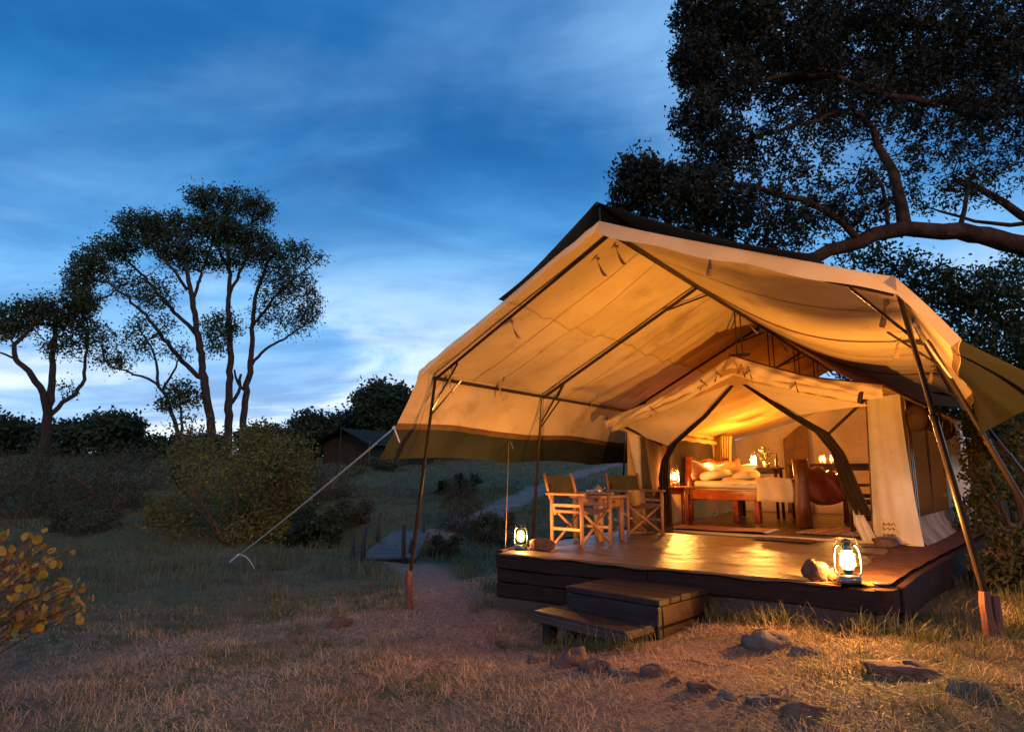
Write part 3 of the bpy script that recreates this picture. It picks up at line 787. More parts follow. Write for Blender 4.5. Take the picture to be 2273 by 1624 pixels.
# guy ropes
def rope(name, label, a, b, r_, sag=.02, tail=True, mt='rope'):
    a, b = Vector(a), Vector(b); t = thing(name, label, 'rope', b, 0, 'guy ropes of the canopy')
    d = b - a; pts = [a + d * (i / 24) + Vector((0, 0, -sag * math.sin(math.pi * i / 24))) - b for i in range(25)]
    MB().tube(pts, r_, 7).build('rope', M[mt], t, True)
    if tail:
        ax = -d.normalized(); s1 = ax.cross(Vector((0, 0, 1))).normalized(); s2 = ax.cross(s1)
        tw = MB()
        for ph in (0, math.pi):
            tw.tube([ax * (.62 * i / 28) + (s1 * math.cos(i * .75 + ph) + s2 * math.sin(i * .75 + ph)) * r_ * 1.25 for i in range(29)], r_ * .95, 6)
        tw.build('twisted_end', M[mt], t, True)
        kn = MB(); knot(kn, ax * .66, r_ * 2.6); kn.build('knot', M[mt], t, True)
        tl = [ax * .66 + Vector((.42 * i / 9, -.05 * i / 9, -.42 * (i / 9) ** 1.8 + .04 * math.sin(i * .35))) for i in range(10)]
        MB().tube(tl, r_ * .9, 6).build('tail', M[mt], t, True)
        kn = MB(); knot(kn, tl[-1], r_ * 1.7); kn.build('knot', M[mt], t, True)
    k2 = MB(); knot(k2, a - b, r_ * 2.4); k2.build('knot', M[mt], t, True)
    tl = [a - b + Vector((.02 * i, .0, -.05 * i)) for i in range(4)]; MB().tube(tl, r_ * .9, 6).build('tail', M[mt], t, True)
    return t
end = ground_at(510, 1254); end.z += .06
rope('guy_rope', 'long white rope stretched from the left canopy corner to the grass', T(-.69, -.96, 1.335), end, .0105, .03)
rope('guy_rope', 'thin slack cord hanging from the left skirt down to the platform corner', T(-.72, 1.1, 1.33), T(-.12, .25, .04), .004, .05, False, 'strap')
rope('guy_rope', 'short knotted cord tied to the second right canopy pole', T(4.0, .2, 2.02), T(4.18, 1.15, 1.66), .010, .02, False)

# ------------------------------------------------------------------ the sleeping tent
tent = thing('sleeping_tent', 'cream canvas sleeping tent with open lit doorway under the canopy', 'tent', T(0, 0, 0), ANG)
def tb(name, mb, m, smooth=False, solid=0.0): return mb.build(name, m, tent, smooth, solid=solid)
TF, TB = 3.1, 9.6
PU, PZ = 1.82, 2.34
def LW(v): return -.02 - .065 * (v - TF)
def RW(v): return 3.50 + .075 * (v - 3.6)
LZ, RZ2 = 1.64, 1.83
def troof(side):
    def f(s, t):
        v = 2.58 + (TB - 2.58) * t
        e = (LW(v) - .04, LZ) if side < 0 else (RW(v) + .05, RZ2)
        u = PU + (e[0] - PU) * s; z = PZ + (e[1] - PZ) * s
        z -= .06 * math.sin(math.pi * s) * (1 - .4 * t) + .012 * math.sin(9 * v + 6 * s) * math.sin(math.pi * s)
        return (u, v, z)
    return f
tb('left_roof', MB().grid(troof(-1), 26, 60), M['canvas_in'], True)
tb('right_roof', MB().grid(troof(1), 26, 60), M['canvas_in'], True)
def over(side):
    g = troof(side)
    return lambda s, t: Vector(g(s, t)) + Vector((0, .02, .035))
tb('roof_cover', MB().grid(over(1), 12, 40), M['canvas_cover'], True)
# gable valance with the canvas door rolled and tied up along it
def valance(side):
    g = troof(side)
    def f(s, t):
        p = Vector(g(t, 0)); dep = .20 + .05 * math.sin(t * 9) - .07 * t + .10 * math.exp(-(t / .12) ** 2) * 0
        if t < .16: dep = .24
        bulge = .05 * math.sin(math.pi * s) + .015 * math.sin(t * 37 + s * 4) + .012 * math.sin(t * 17 - s * 9)
        return (p.x, p.y - .02 - bulge - .03 * s, p.z + .012 - dep * s)
    return f
tb('gable_valance', MB().grid(valance(-1), 10, 70), M['canvas'], True)
tb('gable_valance', MB().grid(valance(1), 10, 70), M['canvas'], True)
def roll(side, s0, s1, r0, r1, drop):
    g = troof(side); pts = []; rad = []
    for i in range(29):
        q = i / 28; p = Vector(g(s0 + (s1 - s0) * q, 0)); pts.append(p + Vector((0, -.04, -drop - .02 * math.sin(q * 7))))
        rad.append((r0 + (r1 - r0) * q) * (1 + .12 * math.sin(q * 31)))
    return MB().tube(pts, rad, 10)
tb('door_roll', roll(-1, .12, .97, .035, .055, .16), M['canvas'], True)
tb('door_roll', roll(1, .12, .86, .03, .07, .155), M['canvas'], True)
pe = Vector(troof(1)(.865, 0)) + Vector((0, -.045, -.16))
tb('roll_end', MB().tube([pe - Vector((.02, 0, -.006)), pe + Vector((.02, 0, -.006))], .073, 12), M['mesh_dark'])
for side, ss in ((-1, (.10, .21, .60)), (1, (.09, .14, .46))):
    for s in ss:
        p = Vector(troof(side)(s, 0)) + Vector((0, -.11, -.10)); mb = strap(p, p + Vector((.03 * side, -.02, -.13)), .022, .8); knot(mb, p + Vector((0, -.01, -.01)), .014)
        mb.grid(lambda a, b: p + Vector((-.07 * a * side, -.01, -.02 - .06 * a + .018 * b)), 3, 1)
        tb('tie_strap', mb, M['canvas_brown'])
# peak reinforcement
tb('peak_patch', MB().add([(PU, 2.50, PZ + .015), (PU - .17, 2.49, PZ - .26), (PU + .17, 2.49, PZ - .26), (PU, 2.475, PZ - .22)], [(0, 1, 3), (0, 3, 2)]), M['canvas_in'])
tb('ridge_pole', MB().tube([(PU, 2.5, PZ - .03), (PU, TB, PZ - .03)], .02, 8), M['pole'])
# walls
def wall(u0, v0, u1, v1, z0, z1, n=24, amp=.018, zb=None, fold=9):
    def f(s, t):
        zt = z1 if not callable(z1) else z1(s)
        u = u0 + (u1 - u0) * s; v = v0 + (v1 - v0) * s; z = z0 + (zt - z0) * t
        nx, ny = (v1 - v0), -(u1 - u0); ln = math.hypot(nx, ny) or 1
        w = amp * math.sin(fold * s * math.hypot(u1 - u0, v1 - v0) + 2.5 * t) * (.4 + .6 * math.sin(math.pi * t)) + .6 * amp * math.sin(17 * s - 5 * t)
        return (u + nx / ln * w, v + ny / ln * w, z)
    return MB().grid(f, n, 14)
ltop = LZ
# left wall with a dark window
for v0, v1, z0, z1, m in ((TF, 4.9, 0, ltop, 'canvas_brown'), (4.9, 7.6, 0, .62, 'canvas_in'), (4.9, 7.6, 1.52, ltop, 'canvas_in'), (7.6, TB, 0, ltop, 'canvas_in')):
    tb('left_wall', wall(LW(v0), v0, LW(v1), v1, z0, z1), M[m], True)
tb('left_window', wall(LW(4.9), 4.9, LW(7.6), 7.6, .62, 1.52, amp=.004), M['mesh_dark'], True)
tb('window_flap_roll', MB().tube([(LW(v) + .06, v, 1.50 + .01 * math.sin(v * 9)) for v in np.linspace(4.8, 7.7, 14)], .045, 9), M['canvas_in'], True)
# back gable
def backtop(s):
    u = LW(TB) + (RW(TB) - LW(TB)) * s
    return LZ + (PZ - LZ) * (u - LW(TB)) / (PU - LW(TB)) if u < PU else PZ + (RZ2 - PZ) * (u - PU) / (RW(TB) - PU)
tb('back_wall', wall(LW(TB), TB, RW(TB), TB, 0, backtop, 50, .03), M['canvas_in'], True)
tb('back_door_flap', wall(.66, TB - .12, 1.20, TB - .12, 0, (lambda q: 1.62 + .28 * min(1, q * 1.6)), 20, .025), M['canvas_brown'], True)
# gathered curtain by the window
def curt(s, t):
    u = -.16 + .24 * s * (1 - .35 * t * (1 - t) * 2); v = 7.72 + .035 * math.sin(s * 27); return (u, v, .55 + 1.08 * t)
tb('window_curtain', MB().grid(curt, 26, 10), M['canvas_in'], True)
# right wall: front corner, screened windows with the flap rolled up, rear part
tb('right_wall', wall(RW(3.6), 3.6, RW(4.05), 4.05, 0, RZ2, 8, .008), M['canvas'], True)
tb('right_wall', wall(RW(4.05), 4.05, RW(6.9), 6.9, 0, .30, 20, .012), M['canvas_pale'], True)
tb('right_wall', wall(RW(4.05), 4.05, RW(6.9), 6.9, 1.50, RZ2, 20, .012), M['canvas_brown'], True)
tb('right_wall', wall(RW(6.9), 6.9, RW(TB), TB, 0, RZ2, 26, .035, fold=14), M['canvas_pale'], True)
tb('window_screen', wall(RW(4.05), 4.05, RW(5.4), 5.4, .30, 1.50, 6, .004), M['screen'], True)
tb('window_screen', wall(RW(5.55), 5.55, RW(6.9), 6.9, .30, 1.50, 6, .004), M['screen'], True)
tb('window_post', MB().bar((RW(5.475), 5.475, .3), (RW(5.475), 5.475, 1.5), .15, .02, up=(1, 0, 0)), M['canvas_brown'])
for v in (4.08, 4.2): tb('window_zip', MB().tube([(RW(v) + .012, v, .28), (RW(v) + .012, v, 1.5)], .008, 6), M['tin'])
def fl_roll(s, t):
    v = 3.95 + 3.1 * s; a = 2 * math.pi * t; r_ = (.10 + .03 * math.sin(v * 5) + .012 * math.sin(v * 23)) * min(1, max(0, s) * 22, (1 - s) * 22) ** .5
    return (RW(v) + .09 + r_ * math.cos(a), v, 1.60 - .05 * math.sin(s * 9) + 1.25 * r_ * math.sin(a))
tb('window_flap_roll', MB().grid(fl_roll, 40, 12), M['canvas_brown'], True)
for v in (4.15, 5.5, 6.4):
    tb('tie_strap', MB().tube([(RW(v) + .09 + .125 * math.cos(a), v, 1.59 + .155 * math.sin(a)) for a in np.linspace(0, 2 * math.pi, 13)], .009, 6), M['canvas_dirty'], True)
# flared mud wall along the bottom of the right side
def mud(s, t):
    v = 3.55 + 6.0 * s; o = .14 * (1 - t) ** 2 + .04 * math.sin(s * 8) * (1 - t) * .4
    return (RW(max(v, 3.6)) + .02 + o, v, .012 + .30 * t)
tb('mud_flap', MB().grid(mud, 40, 8), M['canvas_dirty'], True)
# front corner panels
def panel_r(s, t):
    u = 3.10 + .43 * s + .10 * (1 - t) ** 2 * s; v = 3.62 - .05 * math.sin(math.pi * s) - .03 * (1 - t) + .008 * math.sin(19 * s + 3 * t)
    return (u + .06 * t * (1 - s), v - .05 * (1 - t) ** 3, 1.84 * t + .004 + (-.05 * (1 - s)) * t)
tb('corner_panel', MB().grid(panel_r, 24, 40), M['canvas_pale'], True)
tb('panel_edge', MB().tube([Vector(panel_r(0, q)) + Vector((-.006, -.006, 0)) for q in np.linspace(0.01, 1, 24)], .010, 6), M['canvas_brown'], True)
def panel_l(s, t):
    w = .16 + .10 * t; u = .26 - .25 * t + w * s * 1.0; v = 3.22 - .10 * t + .06 * s
    return (u - .04, v + .012 * math.sin(9 * s + 4 * t), .02 + 1.62 * t)
tb('corner_panel', MB().grid(panel_l, 16, 30), M['canvas_pale'], True)
# maker's cloth patch with an illegible scribble
patch = tb('cloth_patch', MB().grid(lambda s, t: Vector(panel_r(.18 + .40 * s, .045 + .125 * t)) + Vector((0, -.010, 0)), 6, 6), M['canvas'], True)
sc = MB()
for row, (zz, n) in enumerate(((.135, 26), (.105, 30), (.065, 40))):
    pts = []
    for i in range(n):
        q = i / n; p = Vector(panel_r(.22 + .27 * q, zz + .008 * math.sin(i * 1.7 + row) * (1 + .8 * math.sin(i * .6)))) + Vector((.012 * math.sin(i * 1.1), -.016, 0)); pts.append(p)
    sc.tube(pts, .0022, 4)
so = sc.build('scribble', M['mesh_dark'], patch)
# dark insect mesh curtains pulled aside
def drape(pts, w, folds, m, name='mesh_curtain', amp=.03):
    P = [Vector(p) for p in pts]
    def f(s, t):
        x = t * (len(P) - 1); i = min(int(x), len(P) - 2); q = x - i; q = q * q * (3 - 2 * q) * .5 + q * .5
        c = P[i].lerp(P[i + 1], q); ww = np.interp(t, np.linspace(0, 1, len(w)), w)
        return c + Vector(((s - .5) * ww, amp * math.sin(s * folds * 6.28 + t * 3), 0))
    return tb(name, MB().grid(f, 22, 40), m, True)
drape([(1.74, 2.72, 2.00), (1.30, 2.84, 1.62), (.80, 2.95, 1.27), (.62, 3.05, 1.05), (.57, 3.08, .80), (.58, 3.10, .42)], [.05, .09, .12, .12, .16, .14], 3.5, M['mesh_dark'])
drape([(1.90, 2.70, 2.00), (2.32, 2.84, 1.66), (2.72, 3.0, 1.36), (2.86, 3.1, 1.12), (2.96, 3.2, .66), (3.06, 3.28, .36)], [.05, .12, .17, .16, .22, .18], 3.5, M['mesh_dark'])
tb('mesh_curtain', wall(.20, 3.16, .66, 3.14, .02, 1.42, 16, .02, fold=30), M['screen'], True)
drape([(2.98, 3.30, .44), (3.02, 3.30, .25), (3.10, 3.33, .03)], [.08, .17, .16], 2.5, M['canvas_pale'], 'curtain_hem', .02)
def gable_piece(a, b, c, sag):
    a, b, c = Vector(a), Vector(b), Vector(c)
    def f(s, t):
        p = a.lerp(b, t).lerp(a.lerp(c, t), s); w = math.sin(math.pi * s) * t
        return p + Vector((0, .018 * math.sin(9 * t + 5 * s) * w - .01, sag * math.sin(math.pi * t) * s + .010 * math.sin(14 * t) * w))
    return MB().grid(f, 12, 30)
tb('front_wall', gable_piece((1.72, 2.74, 2.03), (.02, 2.78, 1.50), (.74, 2.97, 1.24), -.03), M['canvas'], True)
tb('front_wall', gable_piece((1.93, 2.74, 2.03), (3.30, 2.80, 1.64), (2.46, 2.91, 1.575), .0), M['canvas'], True)
tb('tie_pole', MB().tube([(-.08, 2.62, 1.66), (.62, 2.98, 1.26)], .018, 8), M['mesh_dark'])
tb('tie_pole', MB().tube([(3.30, 3.0, 1.80), (2.80, 2.98, 1.34)], .018, 8), M['mesh_dark'])
tb('tie_hook', MB().tube([(3.30, 3.0, 1.80), (3.36, 3.0, 1.84), (3.42, 3.0, 1.83)], .006, 6), M['pole'])
# floor and sill inside
def fin(s, t):
    v = 3.38 + (TB - 3.38) * s; a = LW(v); b = RW(v); u = a + (b - a) * t
    return (u, v, .022 + .8 * wr(u * 1.3, v * .9) + .004 * math.sin(6 * v))
tb('floor', MB().grid(fin, 80, 50), M['floor_in'], True)
tb('door_sill', MB().tube([(.30, 3.38, .03), (1.4, 3.35, .032), (2.4, 3.34, .030), (3.1, 3.38, .03), (3.45, 3.5, .03)], .022, 8), M['canvas'], True)

# ------------------------------------------------------------------ lanterns
def lamp_light(name, parent, z, watts, radius=.02, down=.10):
    ld = bpy.data.lights.new(name, 'POINT'); ld.energy = watts; ld.color = LAMP_COL; ld.shadow_soft_size = radius
    ld.use_nodes = True; t = ld.node_tree
    em = [n for n in t.nodes if n.type == 'EMISSION'][0]
    tcn = t.nodes.new('ShaderNodeTexCoord'); sp = t.nodes.new('ShaderNodeSeparateXYZ'); t.links.new(tcn.outputs['Normal'], sp.inputs[0])
    # less output downward for the oil tank, more added toward canopy and foreground
    cr = ramp(t, [(0, (down,) * 3), (.30, (down * 2.5,) * 3), (.36, (.62,) * 3), (.41, (.55,) * 3), (.50, (.40,) * 3), (.64, (.50,) * 3), (.80, (.95,) * 3), (1, (1, 1, 1))])
    t.links.new(maprange(t, sp.outputs[2], -1, 1, 0, 1, False), cr.inputs[0]); t.links.new(cr.outputs[0], em.inputs[1])
    o = bpy.data.objects.new(name, ld); COL.objects.link(o); o.parent = parent; o.location = (0, 0, z); return o
def lantern(label, loc, k, watts, rz=0, metal='lantern', group='burning storm lanterns', down=.10):
    t = thing('storm_lantern', label, 'lantern', loc, rz, group)
    def P(*a): return [(r_ * k, z * k) for r_, z in a]
    MB().lathe(P((.070, 0), (.082, .008), (.085, .030), (.080, .052), (.052, .066), (.030, .070), (.030, .085)), n=20).build('oil_tank', M[metal], t, True)
    MB().lathe(P((.034, .085), (.042, .090), (.042, .098), (.020, .108)), n=16).build('burner', M[metal], t, True)
    MB().lathe(P((.036, .098), (.050, .125), (.054, .150), (.050, .180), (.040, .215), (.036, .232)), n=20, close=False).build('glass_globe', M['glass'], t, True)
    MB().lathe(P((.038, .232), (.040, .242), (.030, .250), (.028, .285), (.036, .292), (.028, .305), (.012, .315)), n=18).build('chimney_cap', M[metal], t, True)
    for s in (-1, 1):
        MB().tube([Vector((s * x * k, 0, z * k)) for x, z in ((.066, .055), (.088, .075), (.092, .12), (.088, .20), (.080, .245), (.062, .268), (.036, .272))], .0075 * k, 8).build('side_tube', M[metal], t, True)
    MB().tube([Vector((.080 * k * math.cos(a), -.02 * k * math.sin(a), (.235 + .125 * math.sin(a)) * k)) for a in np.linspace(0, math.pi, 15)], .0022 * k, 5).build('bail_handle', M[metal], t, True)
    for z in (.125, .205):
        MB().tube([Vector((.056 * k * math.cos(a), .056 * k * math.sin(a), z * k)) for a in np.linspace(0, 2 * math.pi, 17)], .0018 * k, 4).build('globe_guard', M[metal], t, True)
    fl = MB().lathe(P((.004, .106), (.024, .116), (.033, .138), (.030, .165), (.016, .195), (.002, .222)), n=12).build('flame', M['flame'], t, True)
    lamp_light('lamp_light', t, .150 * k, watts, .022, down)
    fl.visible_shadow = True
    return t
lantern('big steel storm lantern burning on the front right platform corner', T(3.40, .04, .02), 1.06, 740, ANG + .35)
lantern('burning storm lantern on the front left platform corner', T(.06, .30, .02), .88, 120, ANG + .2)
lantern('burning storm lantern on the bedside table before the headboard', T(.10, 4.60, .66), .95, 190, .4, 'tin', down=.25)
lantern('burning storm lantern at the back next to the leafy potted plant', T(.70, 7.0, .985), .85, 360, .4, 'tin', down=.3)
for k, (u, lab) in enumerate(((1.88, 'left of the two small candle jars on the dark console'), (2.06, 'right of the two small candle jars on the dark console'))):
    t = thing('candle_jar', lab, 'candle', T(u, 7.2, 1.045), 0, 'candle jars at the back')
    MB().lathe([(.052, 0), (.056, .01), (.056, .10), (.040, .125), (.040, .135)], n=16, close=False).build('jar', M['glass'], t, True)
    MB().lathe([(.040, .004), (.040, .055), (.004, .057)], n=12).build('candle', M['wax'], t, True)
    MB().lathe([(.002, .060), (.018, .072), (.022, .088), (.008, .108), (.001, .122)], n=10).build('flame', M['candle'], t, True)
    MB().lathe([(.044, .137), (.044, .150), (.018, .165), (.012, .185)], n=14).build('lid', M['tin'], t, True)
    lamp_light('lamp_light', t, .09, 85, .02, .5)

# ------------------------------------------------------------------ stones
def stone_obj(name, label, loc, size, m, group, seed, rz=0.0, tilt=0.0):
    r2 = np.random.default_rng(seed); n, k = 20, 12; vs = []; fs = []
    sx, sy, sz = size
    ph = r2.uniform(0, 6.28, 6)
    for i in range(k + 1):
        a = math.pi * i / k
        for j in range(n):
            b = 2 * math.pi * j / n
            rr = 1 + .09 * math.sin(2 * b + ph[0] + a) + .08 * math.sin(3 * b + ph[1] - 2 * a) + .10 * math.sin(4 * a + ph[2] + b) + .05 * math.sin(7 * b + ph[3] + 3 * a) + .04 * math.sin(9 * a + ph[4] - 4 * b) + r2.uniform(-.012, .012)
            x, y, z = math.sin(a) * math.cos(b), math.sin(a) * math.sin(b), math.cos(a)
            q = (abs(x) ** .8 * np.sign(x), abs(y) ** .8 * np.sign(y), abs(z) ** .7 * np.sign(z))
            vs.append(Vector((q[0] * rr * sx, q[1] * rr * sy, q[2] * rr * sz + tilt * q[0] * sz)))
    for i in range(k):
        for j in range(n): fs.append((i * n + j, (i + 1) * n + j, (i + 1) * n + (j + 1) % n, i * n + (j + 1) % n))
    o = MB().add(vs, fs).build(name, m, None, True, loc, (0, 0, rz))
    return tag(o, label, 'stone', group)
stones = [
    (1195, 1470, 50, 26, 'stonegrey', 'flat half buried stone at the left end of the stone row'),
    (1268, 1480, 74, 50, 'stone', 'largest upright reddish stone in the row below the steps'),
    (1326, 1492, 70, 38, 'stone', 'second largest sloping stone, right of the upright reddish one'),
    (1388, 1500, 62, 18, 'stonegrey', 'thin flat stone in the middle of the row'),
    (1456, 1502, 66, 36, 'stone', 'angular dark red stone right of the thin flat one'),
    (1502, 1516, 28, 18, 'stone', 'smallest pinkish pebble of the stone row'),
    (1566, 1535, 62, 30, 'stone', 'low wedge shaped stone right of the small pinkish pebble'),
    (1622, 1552, 46, 22, 'stonegrey', 'small grey stone half hidden by grass, row centre right'),
    (1704, 1562, 74, 20, 'stonegrey', 'pale flat stone sunk in grass at the bottom'),
    (1795, 1592, 90, 34, 'stone', 'rounded brown stone with green tufts at the bottom edge'),
    (1720, 1440, 96, 56, 'stonegrey', 'big leaning slab of stone in front of the pale plank'),
    (1800, 1452, 60, 20, 'stonegrey', 'small flat slab lying right of the big leaning slab'),
    (1745, 1398, 26, 16, 'stone', 'pale chip of stone resting on top of the leaning slab'),
    (2032, 1500, 140, 30, 'stone', 'long narrow flat stone in the grass at right'),
    (2172, 1540, 92, 36, 'stonegrey', 'flat rounded stone in the grass near the right edge'),
    (747, 1392, 56, 30, 'stone', 'lone red stone in the dry grass left of centre'),
    (815, 1300, 32, 14, 'stonegrey', 'small grey stone in the green grass near the bridge'),
    (1330, 1612, 60, 14, 'stonegrey', 'barely visible stone in the straw at the bottom edge')]
for i, (px, py, w, h, m, lab) in enumerate(stones[:-1]):
    g = ground_at(px, py); k = g.y / FPX
    stone_obj('stone', lab, (g.x, g.y + w * k * .3, g.z - h * k * .02), (w * k * .50, w * k * .38, h * k * .52), M[m], 'loose stones on the ground', 100 + i, .3 * math.sin(i * 2.2), .25 * math.sin(i * 1.7))
stone_obj('stone', 'rounded stone beside the right lantern on the platform edge', T(3.16, .06, .085), (.10, .075, .075), M['stone'], 'stones on the platform', 151)
stone_obj('stone', 'small stone wedged against the right lantern', T(3.265, .12, .06), (.045, .04, .045), M['stone'], 'stones on the platform', 152)
stone_obj('stone', 'rounded stone behind the left lantern on the platform', T(.26, .42, .07), (.13, .09, .07), M['stone'], 'stones on the platform', 153)
stone_obj('stone', 'flat brown stone weighing down the tent corner panel', T(3.28, 3.18, .055), (.15, .10, .055), M['stone'], 'stones on the platform', 154)
sd = MB().lathe([(.055, 0), (.07, .008), (.072, .016), (.06, .014), (.03, .010)], n=16).build('saucer', M['tin'], None, True, T(3.60, .16, .016), None)
tag(sd, 'small shallow dish on the right corner of the platform', 'dish')

# ------------------------------------------------------------------ chairs and tables
def director_chair(label, loc, rz, wood='chair', cloth='chaircloth', seat='seatcloth', k=1.0):
    t = thing('folding_chair', label, 'chair', loc, rz, 'folding canvas chairs')
    w, d = .56 * k, .44 * k; arm = .60 * k; sh = .40 * k        # faces local +x; width along y
    def pj(n, mb, m, s=False): return mb.build(n, M[m], t, s)
    for sy in (-1, 1):
        y = sy * w / 2
        for x in (-d / 2, d / 2): pj('leg', MB().tube([(x, y, 0), (x, y, arm - .02)], [.021, .024], 8), wood, True)
        pj('arm', MB().box((-.01, y, arm), (d + .14, .055, .03), None, .008), wood)
        for z in (.20 * k, .47 * k): pj('side_rail', MB().bar((-d / 2, y, z), (d / 2, y, z), .024, .036, ch=.005), wood)
        pj('seat_rail', MB().tube([(-d / 2 - .02, y * .93, sh + .0), (d / 2 + .03, y * .93, sh)], .019, 8), wood, True)
        pj('back_post', MB().tube([(-d / 2 + .05, y * .96, sh - .04), (-d / 2 - .07, y * .96, arm + .05), (-d / 2 - .13, y * .96, .84 * k)], [.019, .018, .021], 8), wood, True)
    for x in (-d / 2 + .03, d / 2 - .03):
        pj('cross_leg', MB().tube([(x, -w / 2 + .02, .03), (x, w / 2 - .04, sh - .02)], .017, 7), wood, True)
        pj('cross_leg', MB().tube([(x + .035, w / 2 - .02, .03), (x + .035, -w / 2 + .04, sh - .02)], .017, 7), wood, True)
    def fs(s, q): return (-d / 2 + d * s + .01, (q - .5) * w * .9, sh + .012 - .05 * math.sin(math.pi * q) + .005 * math.sin(9 * s))
    pj('seat', MB().grid(fs, 6, 12), seat, True)
    def fbk(s, q):
        z = (.60 + .21 * s) * k; x = -d / 2 - .07 - .06 * (z - arm) / (.24 * k) - .035 * math.sin(math.pi * q)
        return (x, (q - .5) * (w * .96 + .045), z)
    pj('backrest', MB().grid(fbk, 6, 12), cloth, True)
    return t
director_chair('slatted folding chair with olive back nearest the left lantern', T(.37, 1.10, .02), ANG + R(-6))
director_chair('folding chair with wide olive back standing by the tent doorway', T(.30, 2.72, .02), ANG + R(-30))
director_chair('dark folding armchair just inside the tent behind the corner panel', T(3.02, 4.5, .03), ANG + R(200), 'chairdark', 'chairdark', 'chairdark', 1.12)
def table(name, label, loc, rz, sx, sy, h, m, lr=.035, top=.035, apron=.09, drawer=False, round_legs=True):
    t = thing(name, label, 'table', loc, rz)
    for i in range(3):
        MB().box((0, (i - 1) * sy / 3, h - top / 2), (sx, sy / 3 - .004, top), None, .006).build('top_plank', M[m], t)
    for x in (-1, 1):
        for y in (-1, 1): MB().tube([(x * (sx / 2 - .06), y * (sy / 2 - .06), 0), (x * (sx / 2 - .06), y * (sy / 2 - .06), h - top)], [lr * .9, lr], 10).build('leg', M[m], t, True)
    for y in (-1, 1): MB().box((0, y * (sy / 2 - .06), h - top - apron / 2), (sx - .16, .022, apron), None, .004).build('apron', M[m], t)
    for x in (-1, 1): MB().box((x * (sx / 2 - .06), 0, h - top - apron / 2), (.022, sy - .16, apron), None, .004).build('apron', M[m], t)
    if drawer:
        dr = MB().box((sx / 2 - .035, .0, h - top - .06), (.02, sy - .22, .10), None, .004).build('drawer', M[m], t)
        MB().box((sx / 2 - .02, .0, h - top - .045), (.012, .07, .02), None, .003).build('handle', M['chairdark'], dr)
    return t
table('camp_table', 'small wooden camp table with drawer between the two folding chairs', T(.18, 1.86, .02), ANG + R(-8), .52, .56, .56, 'chair', .042, drawer=True)
table('bedside_table', 'reddish bedside table carrying the bright lantern', T(.10, 4.62, .03), ANG, .48, .42, .62, 'redwood', .03)
bt = table('corner_table', 'tall table behind the bed holding lantern and plant', T(.75, 7.1, .03), ANG, .85, .5, .95, 'chairdark', .03)
table('console_table', 'long dark console table under the two candle jars', T(2.15, 7.25, .03), ANG, 1.7, .45, 1.01, 'chairdark', .035)
tray = thing('tea_tray', 'metal tray with teapot and cups on the camp table', 'tray', T(.14, 1.84, .582), ANG)
MB().lathe([(.15, 0), (.165, .012), (.16, .014), (.145, .005)], n=20).build('tray', M['tin'], tray, True)
MB().lathe([(.04, .01), (.06, .03), (.062, .07), (.04, .10), (.014, .115), (.012, .13)], (.04, .03, 0), 14).build('teapot', M['tin'], tray, True)
MB().tube([(.09, .03, .05), (.13, .03, .08), (.15, .03, .10)], [.012, .009, .007], 7).build('spout', M['tin'], tray, True)
for x, y in ((-.07, -.05), (.02, -.09), (-.08, .06)): MB().lathe([(.02, .008), (.03, .03), (.032, .065)], (x, y, 0), 12).build('cup', M['tin'], tray, True)
plant = thing('potted_plant', 'small leafy plant in a pot beside the rear lantern', 'plant', T(.93, 7.05, .985), ANG)
MB().lathe([(.05, 0), (.065, .05), (.07, .11), (.062, .115), (.05, .10)], n=14).build('pot', M['tin'], plant, True)
lv = MB()
for k in range(46):
    a = random.uniform(0, 6.28); r_ = random.uniform(.02, .16); z = random.uniform(.14, .40) - r_ * .3
    c = Vector((r_ * math.cos(a), r_ * math.sin(a), z)); d1 = Vector((math.cos(a), math.sin(a), random.uniform(-.2, .7))).normalized(); d2 = d1.cross(Vector((0, 0, 1))).normalized()
    lv.add([c - d1 * .045, c + d2 * .022, c + d1 * .05, c - d2 * .022], [(0, 1, 2, 3)])
    if k % 5 == 0: lv.tube([(0, 0, .1), tuple(c * .6 + Vector((0, 0, .08))), tuple(c)], .003, 4)
lv.build('foliage', M['leafshrub'], plant)
bo = MB().lathe([(.035, 0), (.038, .02), (.038, .13), (.014, .19), (.012, .25)], n=12).build('bottle', M['chairdark'], None, True, T(1.13, 7.0, .985))
tag(bo, 'dark slender bottle right of the potted plant', 'bottle')

# ------------------------------------------------------------------ bed
bed = thing('bed', 'low rustic red wood double bed with carved headboard', 'bed', T(-.12, 5.80, .03), ANG + R(-14.5))
BL, BW = 2.08, 1.55
_ca, _sa = math.cos(R(-14.5)), math.sin(R(-14.5))
def BP(x, y, z): return T(-.12 + x * _ca - y * _sa, 5.80 + x * _sa + y * _ca, .03 + z)
def bb(n, mb, m, s=False): return mb.build(n, M[m], bed, s)
def hb(s, t):
    y = .02 + (BW - .04) * s; top = 1.06 + .05 * math.sin(s * 7 + .4) + .035 * math.sin(s * 17 + 1) + .10 * math.exp(-((s - .55) / .12) ** 2)
    return (.0 + .02 * math.sin(s * 9 + t * 6), y, .35 + (top - .35) * t)
o = bb('headboard', MB().grid(hb, 36, 10), 'redwood', True); md = o.modifiers.new('t', 'SOLIDIFY'); md.thickness = .06
bb('headboard_post', MB().tube([(-.01, -.02, 0), (.0, -.03, .6), (.02, -.02, 1.14)], [.075, .07, .065], 12), 'redwood', True)
bb('headboard_post', MB().tube([(-.01, BW + .03, 0), (.0, BW + .03, .6), (.0, BW + .04, 1.12)], [.075, .07, .06], 12), 'redwood', True)
bb('side_rail', MB().box((BL / 2, .02, .46), (BL - .1, .06, .17), None, .012), 'redwood')
bb('side_rail', MB().box((BL / 2, BW - .02, .46), (BL - .1, .06, .17), None, .012), 'redwood')
